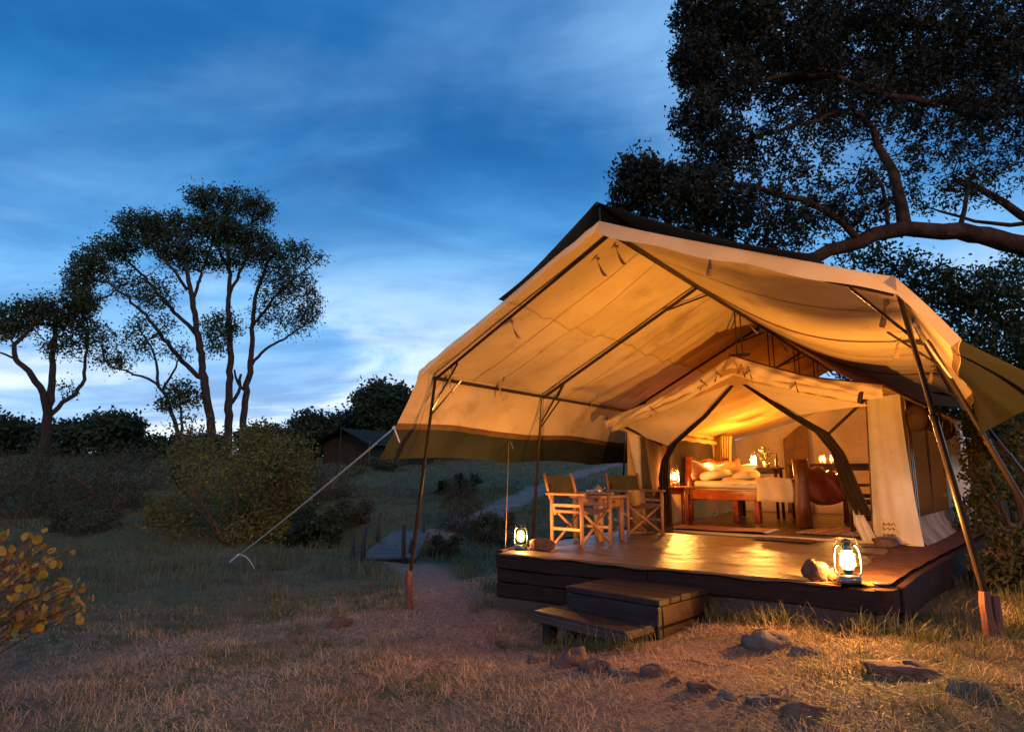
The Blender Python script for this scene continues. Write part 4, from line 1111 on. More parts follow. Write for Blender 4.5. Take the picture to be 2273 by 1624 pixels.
bb('foot_log', MB().tube([(BL + .02, .02, -.02), (BL + .015, .01, .35), (BL + .03, .02, .75), (BL + .02, .02, 1.05)], [.125, .118, .112, .120], 14), 'barkwood', True)
bb('foot_log', MB().tube([(BL + .02, BW, -.02), (BL + .03, BW, .5), (BL + .02, BW, .85)], [.075, .07, .065], 12), 'barkwood', True)
def fbd(s, t):
    y = .08 + (BW - .14) * s; lo = .36 + .05 * math.sin(s * 6 + 1) ; hi = .88 + .05 * math.sin(s * 5) + .03 * math.sin(s * 19)
    return (BL + .02 + .03 * math.sin(s * 8 + t * 5), y, lo + (hi - lo) * t)
o = bb('footboard', MB().grid(fbd, 30, 10), 'redwood', True); md = o.modifiers.new('t', 'SOLIDIFY'); md.thickness = .08
for x in (.9, 1.3): bb('leg', MB().box((x, .06, .19), (.10, .09, .36), None, .01), 'redwood')
def cushion(cx, cy, cz, sx, sy, sz, n=3.2, nu=20, nv=12):
    mb = MB()
    def f(s, t):
        a = -math.pi / 2 + math.pi * t; b = 2 * math.pi * s
        e = lambda q: math.copysign(abs(q) ** (2 / n), q)
        return (cx + sx * e(math.cos(b)) * abs(math.cos(a)) ** .35, cy + sy * e(math.sin(b)) * abs(math.cos(a)) ** .35, cz + sz * math.sin(a) * (1 - .0 * s))
    return mb.grid(f, nu, nv)
bb('mattress', MB().box((BL / 2 - .01, BW / 2, .62), (BL - .12, BW - .06, .17), None, .035), 'linen', True)
def cov(s, t):
    x = .62 + (BL - .68) * s; y = -.01 + (BW + .02) * t; z = .716 + .022 * math.sin(9 * x + 4 * y) * math.sin(5 * y) + .012 * math.sin(21 * x) + .03 * math.exp(-((s) / .12) ** 2)
    if t < .06: z -= .07
    return (x, y, z)
bb('top_sheet', MB().grid(cov, 36, 24), 'linen', True)
def pillow(label, x, y, z, rz, tx, sx=.22, sy=.34, sz=.085):
    o = cushion(0, 0, 0, sx, sy, sz).build('pillow', M['linen'], None, True, BP(x, y, z), (tx, R(-12), ANG + R(-14.5) + rz))
    return tag(o, label, 'pillow', 'white pillows on the bed')
pillow('white pillow lying nearest the bedside lantern', .36, .30, .80, .1, 0)
pillow('plump white pillow leaning on the headboard at the far side', .38, 1.12, .88, -.1, .1, .24, .36, .10)
pillow('long white pillow in front of the others mid bed', .78, .62, .79, .25, 0, .20, .36, .075)
tw = cushion(0, 0, 0, .10, .14, .03).build('folded_towel', M['linen'], None, True, BP(.30, .12, .74), (0, 0, ANG)); tag(tw, 'small folded white towels stacked behind the bedside lantern', 'towel')
thr = thing('bed_throw', 'pale throw blanket hanging over the foot end of the bed', 'blanket', T(-.12, 5.80, .03), ANG + R(-14.5))
def throw(s, t):
    x = 1.36 + .62 * s; q = t * 1.25
    if q < .40: p = (x, -.045 - .012 * math.sin(13 * s), .745 - (.40 - q) * 1.0)
    else: p = (x, -.045 + (q - .40), .745 + .016 * math.sin(7 * x + 5 * q))
    if q < .40: p = (x + .02 * math.sin(q * 9), -.05 - .018 * math.sin(11 * s + 3 * q), .385 + q * .90)
    return p
MB().grid(throw, 20, 26).build('cloth', M['cloth_grey'], thr, True, solid=.012)
MB().tube([throw(s, .0) for s in np.linspace(0, 1, 14)], .008, 5).build('hem', M['cloth_grey'], thr, True)

# rugs and mat
def rug(label, u, v, rz, sx, sy):
    t = thing('rug', label, 'rug', T(u, v, .034), ANG + rz, 'striped rugs on the tent floor')
    o = MB().grid(lambda s, q: ((s - .5) * sx, (q - .5) * sy, .012 + .006 * math.sin(9 * s + 5 * q)), 20, 10).build('pile', M['rug'], t, True)
    fr = MB()
    for k in range(40):
        y = (k / 39 - .5) * sy
        for sgn in (-1, 1): fr.tube([(sgn * sx / 2, y, .012), (sgn * (sx / 2 + .05 + random.uniform(0, .02)), y + random.uniform(-.012, .012), .006)], .004, 4)
    o2 = fr.build('fringe', M['linen'], t); o2['kind'] = 'stuff'
rug('cream and red striped rug in front of the bed', 1.02, 4.12, R(3), 1.35, .72)
rug('brightly lit striped rug right of the bed log post', 2.55, 4.75, R(82), 1.25, .80)
dm = MB().grid(lambda s, t: (.72 * s, .34 * t, .012 + .008 * math.sin(3.14 * s) + .003 * math.sin(30 * s + 7 * t)), 16, 8).build('door_mat', M['canvas_brown'], None, True, T(1.80, 2.92, .02), (0, 0, ANG))
tag(dm, 'dark doormat lying on the groundsheet before the sill', 'mat')

# ------------------------------------------------------------------ bridge
bg0, bg1 = ground_at(857, 1246), ground_at(912, 1184)
bg0.z = max(bg0.z, float(gz(bg0.x, bg0.y))) ; bz0, bz1 = bg0.z + .05, float(gz(bg1.x, bg1.y)) + .06
dv = Vector((bg1.x - bg0.x, bg1.y - bg0.y, 0)); BLn = dv.length; brz = math.atan2(dv.y, dv.x)
br = thing('footbridge', 'narrow grey plank footbridge over the gully left of the tent', 'bridge', (bg0.x, bg0.y, bz0), brz)
slope = (bz1 - bz0) / BLn; npk = int(BLn / .22)
for k in range(npk):
    x = (k + .5) * BLn / npk
    MB().box((x, random.uniform(-.02, .02), slope * x + random.uniform(-.006, .006)), (BLn / npk - .03, 1.15 + random.uniform(-.04, .04), .045), None, .006, .004).build('plank', M['bridgewood'], br)
for y in (-.45, .45): MB().bar((0, y, -.07), (BLn, y, slope * BLn - .07), .09, .10).build('beam', M['postdark'], br)
bposts = [((785, 1242), 52, .045), ((807, 1246), 74, .055), ((841, 1206), 66, .06), ((897, 1250), 82, .045), ((941, 1200), 56, .05), ((912, 1238), 40, .04)]
for i, ((px, py), hpx, r_) in enumerate(bposts):
    g = ground_at(px, py); h = hpx * g.y / FPX; g2 = Vector((g.x, g.y, float(gz(g.x, g.y))))
    loc = br.matrix_world.inverted() @ g2 if False else Matrix.Rotation(-brz, 3, 'Z') @ (g2 - Vector((bg0.x, bg0.y, bz0)))
    MB().tube([loc + Vector((0, 0, -.3)), loc + Vector((.01, .02, h * .5)), loc + Vector((.02 * math.sin(i), .03 * math.cos(i * 2), h))], [r_, r_ * .95, r_ * .85], 7).build('post', M['postdark'], br, True)

# ------------------------------------------------------------------ distant tent
dg = ground_at(770, 1012); DD = 48.0
dgz = float(gz(at(770, 1012, DD).x, DD)); p0 = at(770, 1010, DD)
dt = thing('distant_tent', 'far dark green safari tent among the trees on the rise', 'tent', (p0.x, DD, dgz), R(-32))
w_, l_, h1, h2 = 2.6, 7.0, 1.7, 2.75
zoff = p0.z - dgz
MB().add([(-w_ - .6, -.8, h1 - .3), (0, -.8, h2), (0, l_, h2), (-w_ - .6, l_, h1 - .3), (w_ + .6, -.8, h1 - .3), (w_ + .6, l_, h1 - .3)], [(0, 1, 2, 3), (1, 4, 5, 2)]).build('roof', M['canvas_far'], dt)
MB().add([(-w_, 0, -.4), (w_, 0, -.4), (w_, 0, h1), (0, 0, h2 - .25), (-w_, 0, h1)], [(0, 1, 2, 3, 4)]).build('front_wall', M['mesh_dark'], dt)
for sx in (-1, 1): MB().add([(sx * w_, 0, -.4), (sx * w_, l_, -.4), (sx * w_, l_, h1), (sx * w_, 0, h1)], [(0, 1, 2, 3)]).build('side_wall', M['canvas_far'], dt)
for x in (-w_ - .4, 0, w_ + .4): MB().tube([(x, -.7, -.4), (x, -.7, h1 if x else h2)], .04, 6).build('pole', M['pole'], dt)
MB().add([(-.9, -.02, -.4), (.9, -.02, -.4), (.9, -.02, 1.6), (-.9, -.02, 1.6)], [(0, 1, 2, 3)]).build('doorway', M['mesh_dark'], dt)

# ------------------------------------------------------------------ trees and shrubs
def colonize(nodes, par, A, step, infl, kill, iters=70):
    nodes = [np.array(n) for n in nodes]; par = list(par); A = np.array(A)
    P = np.array(nodes)
    d = np.linalg.norm(A[:, None] - P[None], axis=2); best = d.argmin(1); bd = d.min(1)
    alive = np.ones(len(A), bool)
    for it in range(iters):
        act = alive & (bd < infl)
        if not act.any():
            if not alive.any(): break
            infl *= 1.5; continue
        idx = np.nonzero(act)[0]; vec = A[idx] - P[best[idx]]; vec /= (np.linalg.norm(vec, axis=1)[:, None] + 1e-9)
        dirs = {}
        for k, b in enumerate(best[idx]): dirs[b] = dirs.get(b, 0) + vec[k]
        new = []
        for b, v in dirs.items():
            n_ = np.linalg.norm(v)
            if n_ < 1e-6: continue
            v = v / n_ + rng.normal(0, .22, 3); v /= np.linalg.norm(v)
            new.append(P[b] + v * step); par.append(b)
        if not new: break
        s0 = len(P); new = np.array(new); P = np.vstack([P, new])
        d = np.linalg.norm(A[:, None] - new[None], axis=2); nb_ = d.argmin(1); nd = d.min(1)
        up = nd < bd; best[up] = nb_[up] + s0; bd[up] = nd[up]
        alive &= bd > kill
        if len(P) > 14000: break
    return P, np.array(par)
def tubes_from(P, par, rad, nsides=5, minr=0.0):
    ch = [[] for _ in P]
    for i, p in enumerate(par):
        if p >= 0: ch[p].append(i)
    mb = MB(); stack = [(i, None) for i, p in enumerate(par) if p < 0]
    while stack:
        i, prev = stack.pop(); pts = []; rr = []
        if prev is not None: pts.append(P[prev]); rr.append(min(rad[prev], rad[i] * 1.15))
        cur = i
        while True:
            pts.append(P[cur]); rr.append(rad[cur])
            if not ch[cur]: break
            nx = max(ch[cur], key=lambda c: rad[c])
            for c in ch[cur]:
                if c != nx: stack.append((c, cur))
            cur = nx
        if len(pts) > 1 and max(rr) > minr: mb.tube(pts, rr, 8 if max(rr) > .12 else (5 if max(rr) > .03 else 3), False)
    return mb
def leaf_quads(C, L_, W_, up=.0, mat=None, name='leaves'):
    n = len(C); d = rng.normal(0, 1, (n, 3)); d[:, 2] += up; d /= np.linalg.norm(d, axis=1)[:, None]
    e = np.cross(d, rng.normal(0, 1, (n, 3))); e /= np.linalg.norm(e, axis=1)[:, None]
    l = (L_ * rng.uniform(.6, 1.3, n))[:, None]; w = (W_ * rng.uniform(.6, 1.3, n))[:, None]
    V = np.stack([C - d * l / 2, C + e * w / 2, C + d * l / 2, C - e * w / 2], 1).reshape(-1, 3)
    return mesh_np(name, V, np.arange(n * 4).reshape(-1, 4), mat)
def ell_points(clumps):
    out = []
    for c, r_, n, *_ in clumps:
        q = rng.normal(0, 1, (n, 3)); q /= np.linalg.norm(q, axis=1)[:, None]
        q *= (rng.uniform(0, 1, n) ** .40)[:, None]; out.append(np.array(c) + q * np.array(r_))
    return np.vstack(out)
def tree(name, label, cat, limbs, clumps, step, infl, kill, leaf, bark, lmat, group=None, tip=.010, kleaf=10, spread=.16, minr=0.0, power=2.3, extra=0, trunk_name='trunk', iters=70, per=16, att=1.0):
    """limbs: list of (points, r0, r1); clumps: (centre, radii, n attractors)"""
    nodes, par, rad0 = [], [], []
    for li, (pts, r0, r1) in enumerate(limbs):
        pts = [np.array(p, float) for p in pts]; tot = sum(np.linalg.norm(b - a) for a, b in zip(pts[:-1], pts[1:])); run = 0
        if li == 0: prev = -1
        else:
            d = np.linalg.norm(np.array(nodes) - pts[0], axis=1); prev = int(d.argmin())
        first = True
        for a, b in zip(pts[:-1], pts[1:]):
            ln = np.linalg.norm(b - a); m = max(1, int(ln / (step * 1.2)))
            for k in range(m + (1 if False else 0)):
                q = a + (b - a) * (k / m); q = q + (rng.normal(0, .12, 3) * min(step, .4) if not (first and li == 0) else 0)
                if first and li > 0: first = False; continue
                first = False
                nodes.append(q); par.append(prev); prev = len(nodes) - 1
                rad0.append(r0 + (r1 - r0) * (run + ln * k / m) / tot)
            run += ln
        nodes.append(pts[-1]); par.append(prev); rad0.append(r1)
    nl = len(nodes); A = ell_points([(q[0], q[1], int(q[2] * att)) for q in clumps])
    P, pr = colonize(nodes, par, A, step, infl, kill, iters)
    n = len(P); load = np.zeros(n); nch = np.zeros(n, int)
    for i in range(n):
        if pr[i] >= 0: nch[pr[i]] += 1
    rp = np.zeros(n)
    for i in range(n - 1, -1, -1):
        r_ = rp[i] ** (1 / power) if rp[i] > 0 else tip
        if i < nl: r_ = max(r_ if r_ < rad0[i] * 1.15 else rad0[i], rad0[i])
        rp[i] = r_
        if pr[i] >= 0: rp[pr[i]] += r_ ** power if pr[i] != i else 0
    base = Vector(P[0]); t = thing(name, label, cat, base, 0, group)
    Pl = P - P[0]
    tubes_from([Vector(p) for p in Pl], pr, rp, minr=minr).build(trunk_name, bark, t, True)
    small = np.nonzero((np.arange(n) >= nl) & (rp < tip * 3.2))[0]
    C = np.repeat(Pl[small], kleaf, axis=0) + rng.normal(0, spread, (len(small) * kleaf, 3))
    if extra:
        cen = ell_points([(q[0], np.array(q[1]) * 1.06, max(2, int(q[2] * extra * (q[3] if len(q) > 3 else 1) / per))) for q in clumps]) - P[0]
        A2 = np.repeat(cen, per, axis=0) + rng.normal(0, spread * .95, (len(cen) * per, 3)) * np.repeat(rng.uniform(.5, 1.3, len(cen)), per)[:, None]
        C = np.vstack([C, A2])
    obj_np('crown', leaf_quads(C, leaf[0], leaf[1], .3, lmat), t)
    return t
def pxl(D, *pts):          # outline points measured at distance D (a third number shifts the distance)
    return [at(p[0], p[1], D + (p[2] if len(p) > 2 else 0)) for p in pts]
def clump(D, px, py, rx, ry, n, dd=0, rd=None):
    k = (D + dd) / FPX; c = at(px, py, D + dd); return (tuple(c), (rx * k, (rd or rx) * k, ry * k), n)
def base_on_ground(p): return Vector((p.x, p.y, float(gz(p.x, p.y)) - .1))
k35 = 35 / FPX
# the group of slim savanna trees at left
D = 32.0; k_ = D / FPX
bA = at(104, 960, D); b0 = base_on_ground(bA)
tree('savanna_tree', 'forked candelabra tree at the far left with three curved limbs', 'tree',
     [([b0] + pxl(D, (104, 960), (106, 925)), 12.30 * k_, 9.75 * k_),
      (pxl(D, (106, 925), (97, 872, -.5), (62, 822, -1), (33, 795, -1), (32, 766, -1), (58, 738, -1), (92, 705, -1)), 8.20 * k_, 3.00 * k_),
      (pxl(D, (34, 796, -1), (10, 785, -1.4), (-12, 778, -1.6)), 3.28 * k_, 1.50 * k_),
      (pxl(D, (106, 925), (116, 850, .3), (119, 780, .4), (123, 720, .4), (128, 690, .4)), 9.02 * k_, 3.75 * k_),
      (pxl(D, (108, 925), (140, 895, .6), (168, 875, .8), (188, 842, 1), (190, 790, 1.1), (196, 735, 1.2)), 5.74 * k_, 2.25 * k_)],
     [clump(D, 25, 715, 50, 34, 90), clump(D, 80, 690, 50, 26, 80, -.8), clump(D, 130, 690, 55, 32, 90, .4), clump(D, 165, 715, 45, 35, 70, .8), clump(D, 130, 768, 40, 28, 30, .4),
      clump(D, -20, 720, 60, 40, 60), clump(D, 205, 755, 40, 40, 20, 1.2), clump(D, 150, 860, 14, 14, 8, .8), clump(D, 180, 670, 40, 30, 50, .5)],
     .24, 2.4, .34, (.19, .085), M['bark'], M['leafdark'], 'slim savanna trees on the rise', .019, 12, .20, extra=13, per=14, att=1.7)
D = 35.0; k_ = D / FPX
b0 = base_on_ground(at(470, 965, D))
tree('savanna_tree', 'tall leaning tree whose crown spreads far to the left', 'tree',
     [([b0] + pxl(D, (470, 955), (458, 880), (447, 800), (436, 720, -.3), (424, 650, -.5), (412, 585, -.6)), 11.48 * k_, 4.50 * k_),
      (pxl(D, (452, 845), (425, 822, -.4), (385, 780, -.8), (340, 720, -1.2), (285, 660, -1.5), (235, 625, -1.8)), 5.74 * k_, 1.88 * k_),
      (pxl(D, (440, 745), (395, 700, .5), (340, 640, .9), (290, 585, 1.2), (260, 560, 1.3)), 4.92 * k_, 1.88 * k_),
      (pxl(D, (424, 650), (385, 600, -.9), (340, 550, -1.2), (320, 520, -1.2)), 4.10 * k_, 1.65 * k_),
      (pxl(D, (428, 670), (450, 600, .6), (470, 540, .9), (470, 480, 1)), 4.10 * k_, 1.50 * k_)],
     [clump(D, 175, 625, 34, 40, 90, -1.8), clump(D, 205, 585, 45, 38, 120, -1.6), clump(D, 262, 550, 48, 30, 120, 0), clump(D, 320, 505, 60, 34, 160, -.8), clump(D, 380, 545, 70, 36, 120, -.3),
      clump(D, 190, 675, 26, 26, 50, -1.6), clump(D, 345, 655, 26, 40, 26, -1), clump(D, 420, 575, 60, 30, 90, .3), clump(D, 300, 640, 60, 40, 30, .5), clump(D, 400, 500, 55, 30, 90, .5), clump(D, 470, 500, 50, 30, 70, 1)],
     .25, 2.6, .34, (.19, .085), M['bark'], M['leafdark'], 'slim savanna trees on the rise', .019, 12, .20, extra=13, per=14, att=1.7)
b0 = base_on_ground(at(508, 950, D + .8))
tree('savanna_tree', 'tallest straight tree in the middle of the left group', 'tree',
     [([b0] + pxl(D + .8, (508, 945), (509, 860), (512, 780), (508, 700), (510, 620), (505, 540), (500, 470)), 10.66 * k_, 3.00 * k_),
      (pxl(D + .8, (509, 900), (530, 870, .3), (535, 830, .3)), 4.92 * k_, 3.00 * k_),
      (pxl(D + .8, (510, 650), (540, 590, .4), (560, 530, .5), (560, 480, .6)), 4.10 * k_, 1.50 * k_),
      (pxl(D + .8, (508, 600), (480, 540, -.4), (455, 490, -.6), (450, 450, -.6)), 4.10 * k_, 1.50 * k_)],
     [clump(D, 455, 440, 45, 26, 90, .2), clump(D, 525, 445, 40, 30, 70, .9), clump(D, 575, 465, 34, 34, 90, 1.3), clump(D, 500, 520, 70, 30, 150, .8), clump(D, 560, 540, 55, 34, 130, 1.2), clump(D, 520, 575, 70, 26, 70, .8),
      clump(D, 495, 725, 50, 34, 60, .8), clump(D, 480, 760, 34, 34, 24, .6), clump(D, 510, 470, 60, 30, 40, .8)],
     .25, 2.6, .34, (.19, .085), M['bark'], M['leafdark'], 'slim savanna trees on the rise', .019, 12, .20, extra=13, per=14, att=1.7)
b0 = base_on_ground(at(541, 950, D + 1.6))
tree('savanna_tree', 'tree with a low fork and twiggy crown spreading to the right', 'tree',
     [([b0] + pxl(D + 1.6, (541, 945), (545, 880), (556, 815), (560, 740), (566, 660), (590, 590), (610, 560)), 9.84 * k_, 3.00 * k_),
      (pxl(D + 1.6, (543, 870), (525, 850, -.2), (520, 820, -.2)), 4.10 * k_, 2.25 * k_),
      (pxl(D + 1.6, (556, 810), (590, 775, .6), (640, 745, 1), (690, 715, 1.3)), 4.10 * k_, 1.50 * k_),
      (pxl(D + 1.6, (562, 720), (610, 660, -.4), (650, 620, -.6), (690, 590, -.8), (722, 565, -.8)), 4.10 * k_, 1.20 * k_)],
     [clump(D, 620, 575, 55, 40, 110, 1.2), clump(D, 650, 630, 50, 40, 80, 1), clump(D, 685, 680, 34, 44, 70, 2.4), clump(D, 660, 715, 46, 34, 40, 2.6), clump(D, 610, 640, 50, 50, 60, 1.6), clump(D, 600, 700, 50, 40, 30, 1.6), clump(D, 700, 575, 30, 20, 14, .8), clump(D, 655, 555, 40, 26, 40, .8)],
     .25, 2.6, .34, (.18, .08), M['bark'], M['leafdark'], 'slim savanna trees on the rise', .019, 11, .20, extra=10, per=14, att=1.7)
b0 = base_on_ground(at(394, 965, D - 1.5))
tree('savanna_tree', 'thin leaning tree with sparse drooping twigs left of the tall trunks', 'tree',
     [([b0] + pxl(D - 1.5, (394, 962), (382, 915), (368, 878), (345, 850), (315, 835, -.3), (280, 825, -.6), (240, 812, -.9)), 6.56 * k_, 1.50 * k_),
      (pxl(D - 1.5, (350, 855), (348, 800), (335, 770), (315, 740, -.4)), 3.28 * k_, 1.50 * k_),
      (pxl(D - 1.5, (360, 865), (385, 830, .3), (400, 790, .5)), 3.28 * k_, 1.50 * k_)],
     [clump(D, 255, 800, 55, 30, 40, -2), clump(D, 310, 760, 60, 40, 50, -1.8), clump(D, 340, 720, 60, 34, 40, -1.5), clump(D, 230, 760, 40, 40, 30, -2), clump(D, 400, 780, 34, 30, 24, -1)],
     .24, 2.4, .34, (.17, .075), M['bark'], M['leafdark'], 'slim savanna trees on the rise', .018, 9, .20, extra=4, per=10, att=1.8)
b0 = base_on_ground(at(404, 965, D - 3))
tree('savanna_tree', 'small flat topped dark tree in front of the tall trunks', 'tree',
     [([b0] + pxl(D - 3, (403, 960), (402, 915), (400, 880)), 4.10 * k_, 2.25 * k_)],
     [clump(D, 398, 868, 40, 24, 110, -3), clump(D, 378, 898, 34, 12, 60, -3), clump(D, 430, 885, 26, 18, 50, -3)],
     .25, 2.2, .4, (.19, .09), M['bark'], M['leafdark'], 'slim savanna trees on the rise', .012, 12, .18, extra=5)

# the great tree over the tent, coming in from the right
D = 13.5; k_ = D / FPX
b0 = base_on_ground(at(2560, 1150, D))
cl = []
for px, py, rx, ry, n, dd in [(1555, 45, 70, 60, 150, -.5), (1545, 140, 55, 60, 110, -.8), (1640, 60, 90, 80, 210, 0), (1620, 190, 80, 70, 170, -.6), (1545, 265, 60, 60, 120, -1), (1600, 330, 90, 60, 150, -1),
        (1415, 395, 55, 55, 120, -1.5), (1475, 410, 70, 55, 130, -1.4), (1560, 420, 80, 50, 110, -1.2), (1660, 450, 90, 60, 110, -1), (1740, 330, 110, 90, 150, -.6), (1750, 120, 120, 110, 260, 0),
        (1880, 80, 130, 100, 260, .6), (1880, 240, 120, 90, 130, 0), (2010, 110, 120, 110, 200, .8), (2150, 90, 130, 110, 260, .8), (2230, 220, 110, 120, 230, .6), (2120, 270, 110, 90, 130, .4),
        (2010, 340, 110, 80, 80, .2), (2190, 390, 110, 70, 100, .4), (1820, 430, 110, 60, 110, -.5), (1930, 440, 100, 50, 50, 0), (2060, 440, 110, 45, 50, .3), (1640, 520, 90, 30, 60, -1), (1780, 500, 90, 35, 60, -.5),
        (1500, 465, 90, 45, 110, -1.4), (1600, 480, 100, 45, 120, -1.2), (1720, 515, 100, 40, 110, -1), (1850, 480, 100, 40, 90, -.6), (1400, 440, 50, 30, 50, -1.5), (1790, 200, 120, 80, 150, .5), (1960, 200, 120, 80, 150, .8), (2080, 180, 120, 80, 150, 1), (2300, 80, 120, 140, 160, 1), (2330, 330, 100, 100, 100, 1), (1720, -60, 140, 60, 120, 0), (1950, -70, 160, 60, 140, .5), (2200, -60, 160, 60, 140, .8)]:
    cl.append((*clump(D, px, py, rx, ry, n, dd, rx * 1.25), 1.25 if py < 170 else (.75 if px < 1640 or py < 300 else .34)))
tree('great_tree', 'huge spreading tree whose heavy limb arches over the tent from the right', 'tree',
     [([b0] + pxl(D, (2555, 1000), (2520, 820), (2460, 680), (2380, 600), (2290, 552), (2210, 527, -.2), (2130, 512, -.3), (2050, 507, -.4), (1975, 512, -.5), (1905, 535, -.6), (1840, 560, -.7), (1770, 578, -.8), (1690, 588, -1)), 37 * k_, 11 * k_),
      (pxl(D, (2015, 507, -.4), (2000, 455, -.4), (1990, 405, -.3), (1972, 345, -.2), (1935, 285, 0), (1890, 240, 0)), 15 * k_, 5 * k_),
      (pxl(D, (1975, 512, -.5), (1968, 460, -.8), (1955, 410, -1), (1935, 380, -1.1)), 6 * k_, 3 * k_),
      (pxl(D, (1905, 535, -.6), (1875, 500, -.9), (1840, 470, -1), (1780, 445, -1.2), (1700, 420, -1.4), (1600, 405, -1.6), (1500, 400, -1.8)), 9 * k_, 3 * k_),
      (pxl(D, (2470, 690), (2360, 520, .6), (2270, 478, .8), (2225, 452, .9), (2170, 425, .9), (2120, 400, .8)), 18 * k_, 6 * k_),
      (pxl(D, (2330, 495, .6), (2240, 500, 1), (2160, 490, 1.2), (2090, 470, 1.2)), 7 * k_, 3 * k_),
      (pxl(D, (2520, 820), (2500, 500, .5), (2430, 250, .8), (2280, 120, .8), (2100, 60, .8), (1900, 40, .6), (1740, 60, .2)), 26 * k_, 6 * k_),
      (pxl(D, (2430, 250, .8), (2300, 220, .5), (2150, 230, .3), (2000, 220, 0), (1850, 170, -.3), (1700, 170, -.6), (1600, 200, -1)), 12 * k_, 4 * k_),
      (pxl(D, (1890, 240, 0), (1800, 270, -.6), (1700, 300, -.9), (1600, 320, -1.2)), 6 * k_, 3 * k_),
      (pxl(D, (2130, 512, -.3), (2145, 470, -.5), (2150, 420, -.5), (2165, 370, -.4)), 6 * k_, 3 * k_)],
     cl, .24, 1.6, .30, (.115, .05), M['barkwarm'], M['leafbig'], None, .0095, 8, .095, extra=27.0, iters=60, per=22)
# a second tree behind the tent, lower right
D = 19.0; k_ = D / FPX
b0 = base_on_ground(at(2330, 1050, D))
tree('dark_tree', 'dark bushy tree rising behind the right side of the canopy', 'tree',
     [([b0] + pxl(D, (2325, 950), (2300, 850), (2260, 760), (2200, 690), (2130, 650)), 16 * k_, 5 * k_), (pxl(D, (2300, 850), (2230, 850, -.5), (2150, 830, -.8), (2050, 820, -1)), 8 * k_, 3 * k_)],
     [clump(D, 2080, 640, 60, 45, 120), clump(D, 2160, 670, 90, 70, 220), clump(D, 2250, 650, 90, 90, 200), clump(D, 2200, 770, 90, 80, 220), clump(D, 2290, 820, 90, 120, 240), clump(D, 1990, 600, 60, 30, 60), clump(D, 1920, 575, 70, 26, 50),
      clump(D, 2060, 790, 80, 50, 190), clump(D, 1960, 820, 100, 50, 260), clump(D, 2120, 870, 100, 60, 260), clump(D, 2150, 950, 90, 60, 200), clump(D, 2240, 950, 90, 80, 240)],
     .34, 2.2, .42, (.17, .085), M['bark'], M['leafdark'], None, .012, 12, .2, extra=9)
# tree line along the rise
far = [(-15, 955, 60, 40, 62, 'rounded dark tree cut by the left edge of the picture'), (52, 958, 50, 32, 66, 'low dark tree behind the forked candelabra tree'), (150, 968, 60, 30, 60, 'low wide tree right of the forked candelabra trunk'),
       (250, 950, 62, 32, 58, 'flat topped dark tree on the skyline left of the slim group'), (330, 985, 55, 24, 60, 'low bushy tree left below the slim leaning tree'), (440, 985, 70, 22, 62, 'low bushy tree behind the tall bare trunks'),
       (590, 975, 60, 24, 64, 'low tree on the skyline right of the tall trunks'), (693, 945, 44, 34, 55, 'compact rounded tree standing alone on the skyline'), (775, 945, 46, 36, 60, 'tree joined to the left of the large crown by the canopy'),
       (850, 900, 64, 46, 56, 'large round crowned tree left of the canopy edge'), (930, 960, 70, 50, 58, 'dark tree mostly behind the hanging left skirt'), (1020, 985, 70, 40, 60, 'dark tree seen through the gap under the skirt'), (1130, 990, 80, 36, 62, 'low tree on the rise behind the second left pole')]
for i, (px, py, rx, ry, D, lab) in enumerate(far):
    py += 10 + 8 * math.sin(i * 1.9); rx *= .92
    k_ = D / FPX; c = at(px, py, D); b0 = base_on_ground(Vector((c.x, D, 0)))
    cs = [clump(D, px, py - ry * .1, rx * .7, ry * .75, 130), clump(D, px + rx * .2 * math.sin(i * 2.3), py + ry * .95, rx * .75, ry * .6, 130)]
    for j in range(7):
        a = j * .9 + i; cs.append(clump(D, px + rx * .75 * math.cos(a), py - ry * .15 + ry * .5 * math.sin(a), rx * .38, ry * .42, 55, rx * k_ * .5 * math.sin(a * 2)))
    tree('skyline_tree', lab, 'tree', [([b0, Vector((c.x, D, (b0.z + c.z) / 2)), Vector((c.x + .2, D, c.z))], .35, .15)], cs, .55, 4, .8, (.50, .26), M['bark'], M['leaffar'], 'dark trees along the skyline', .03, 12, .40, extra=14, iters=30)

# shrubs
def shrub(name, label, px, py, wpx, hpx, lm, leaf, n=260, kleaf=10, seedoff=0, stems=5, group='shrubs on the slope', D=None, bark='twig', r0=.035, extra=3.0, top=None):
    g = ground_at(px, py) if D is None else base_on_ground(at(px, py, D))
    k_ = g.y / FPX; w, h = wpx * k_, hpx * k_; limbs = []; b = Vector((g.x, g.y, float(gz(g.x, g.y)) - .05)); 
    limbs.append(([b, b + Vector((.05 * w, 0, .25 * h)), b + Vector((.02 * w, .05 * w, .6 * h))], r0, r0 * .4))
    for s in range(stems):
        a = s * 2.4 + seedoff; q = .32 * w
        limbs.append(([b + Vector((0, 0, .02)), b + Vector((q * .4 * math.cos(a), q * .4 * math.sin(a), .25 * h)), b + Vector((q * math.cos(a), q * math.sin(a), .55 * h))], r0 * .75, r0 * .3))
    cs = []
    for j in range(9):
        a = j * 2.399 + seedoff; rr = .42 * w * math.sqrt((j + .5) / 9)
        cs.append(((b.x + rr * math.cos(a), b.y + rr * math.sin(a), b.z + h * (.46 + .36 * math.sin(j * 1.7 + seedoff))), (.17 * w * (.7 + .6 * abs(math.sin(j * 2.9 + seedoff))), .17 * w, .20 * h * (.7 + .6 * abs(math.cos(j * 1.9 + seedoff)))), n // 9))
    return tree(name, label, 'shrub', limbs, cs, max(.08, .035 * w), .4 * w, .06 * w, leaf, M[bark], lm, group, .006, kleaf, .045 * w, extra=extra * .55, trunk_name='stems', iters=40, per=9)
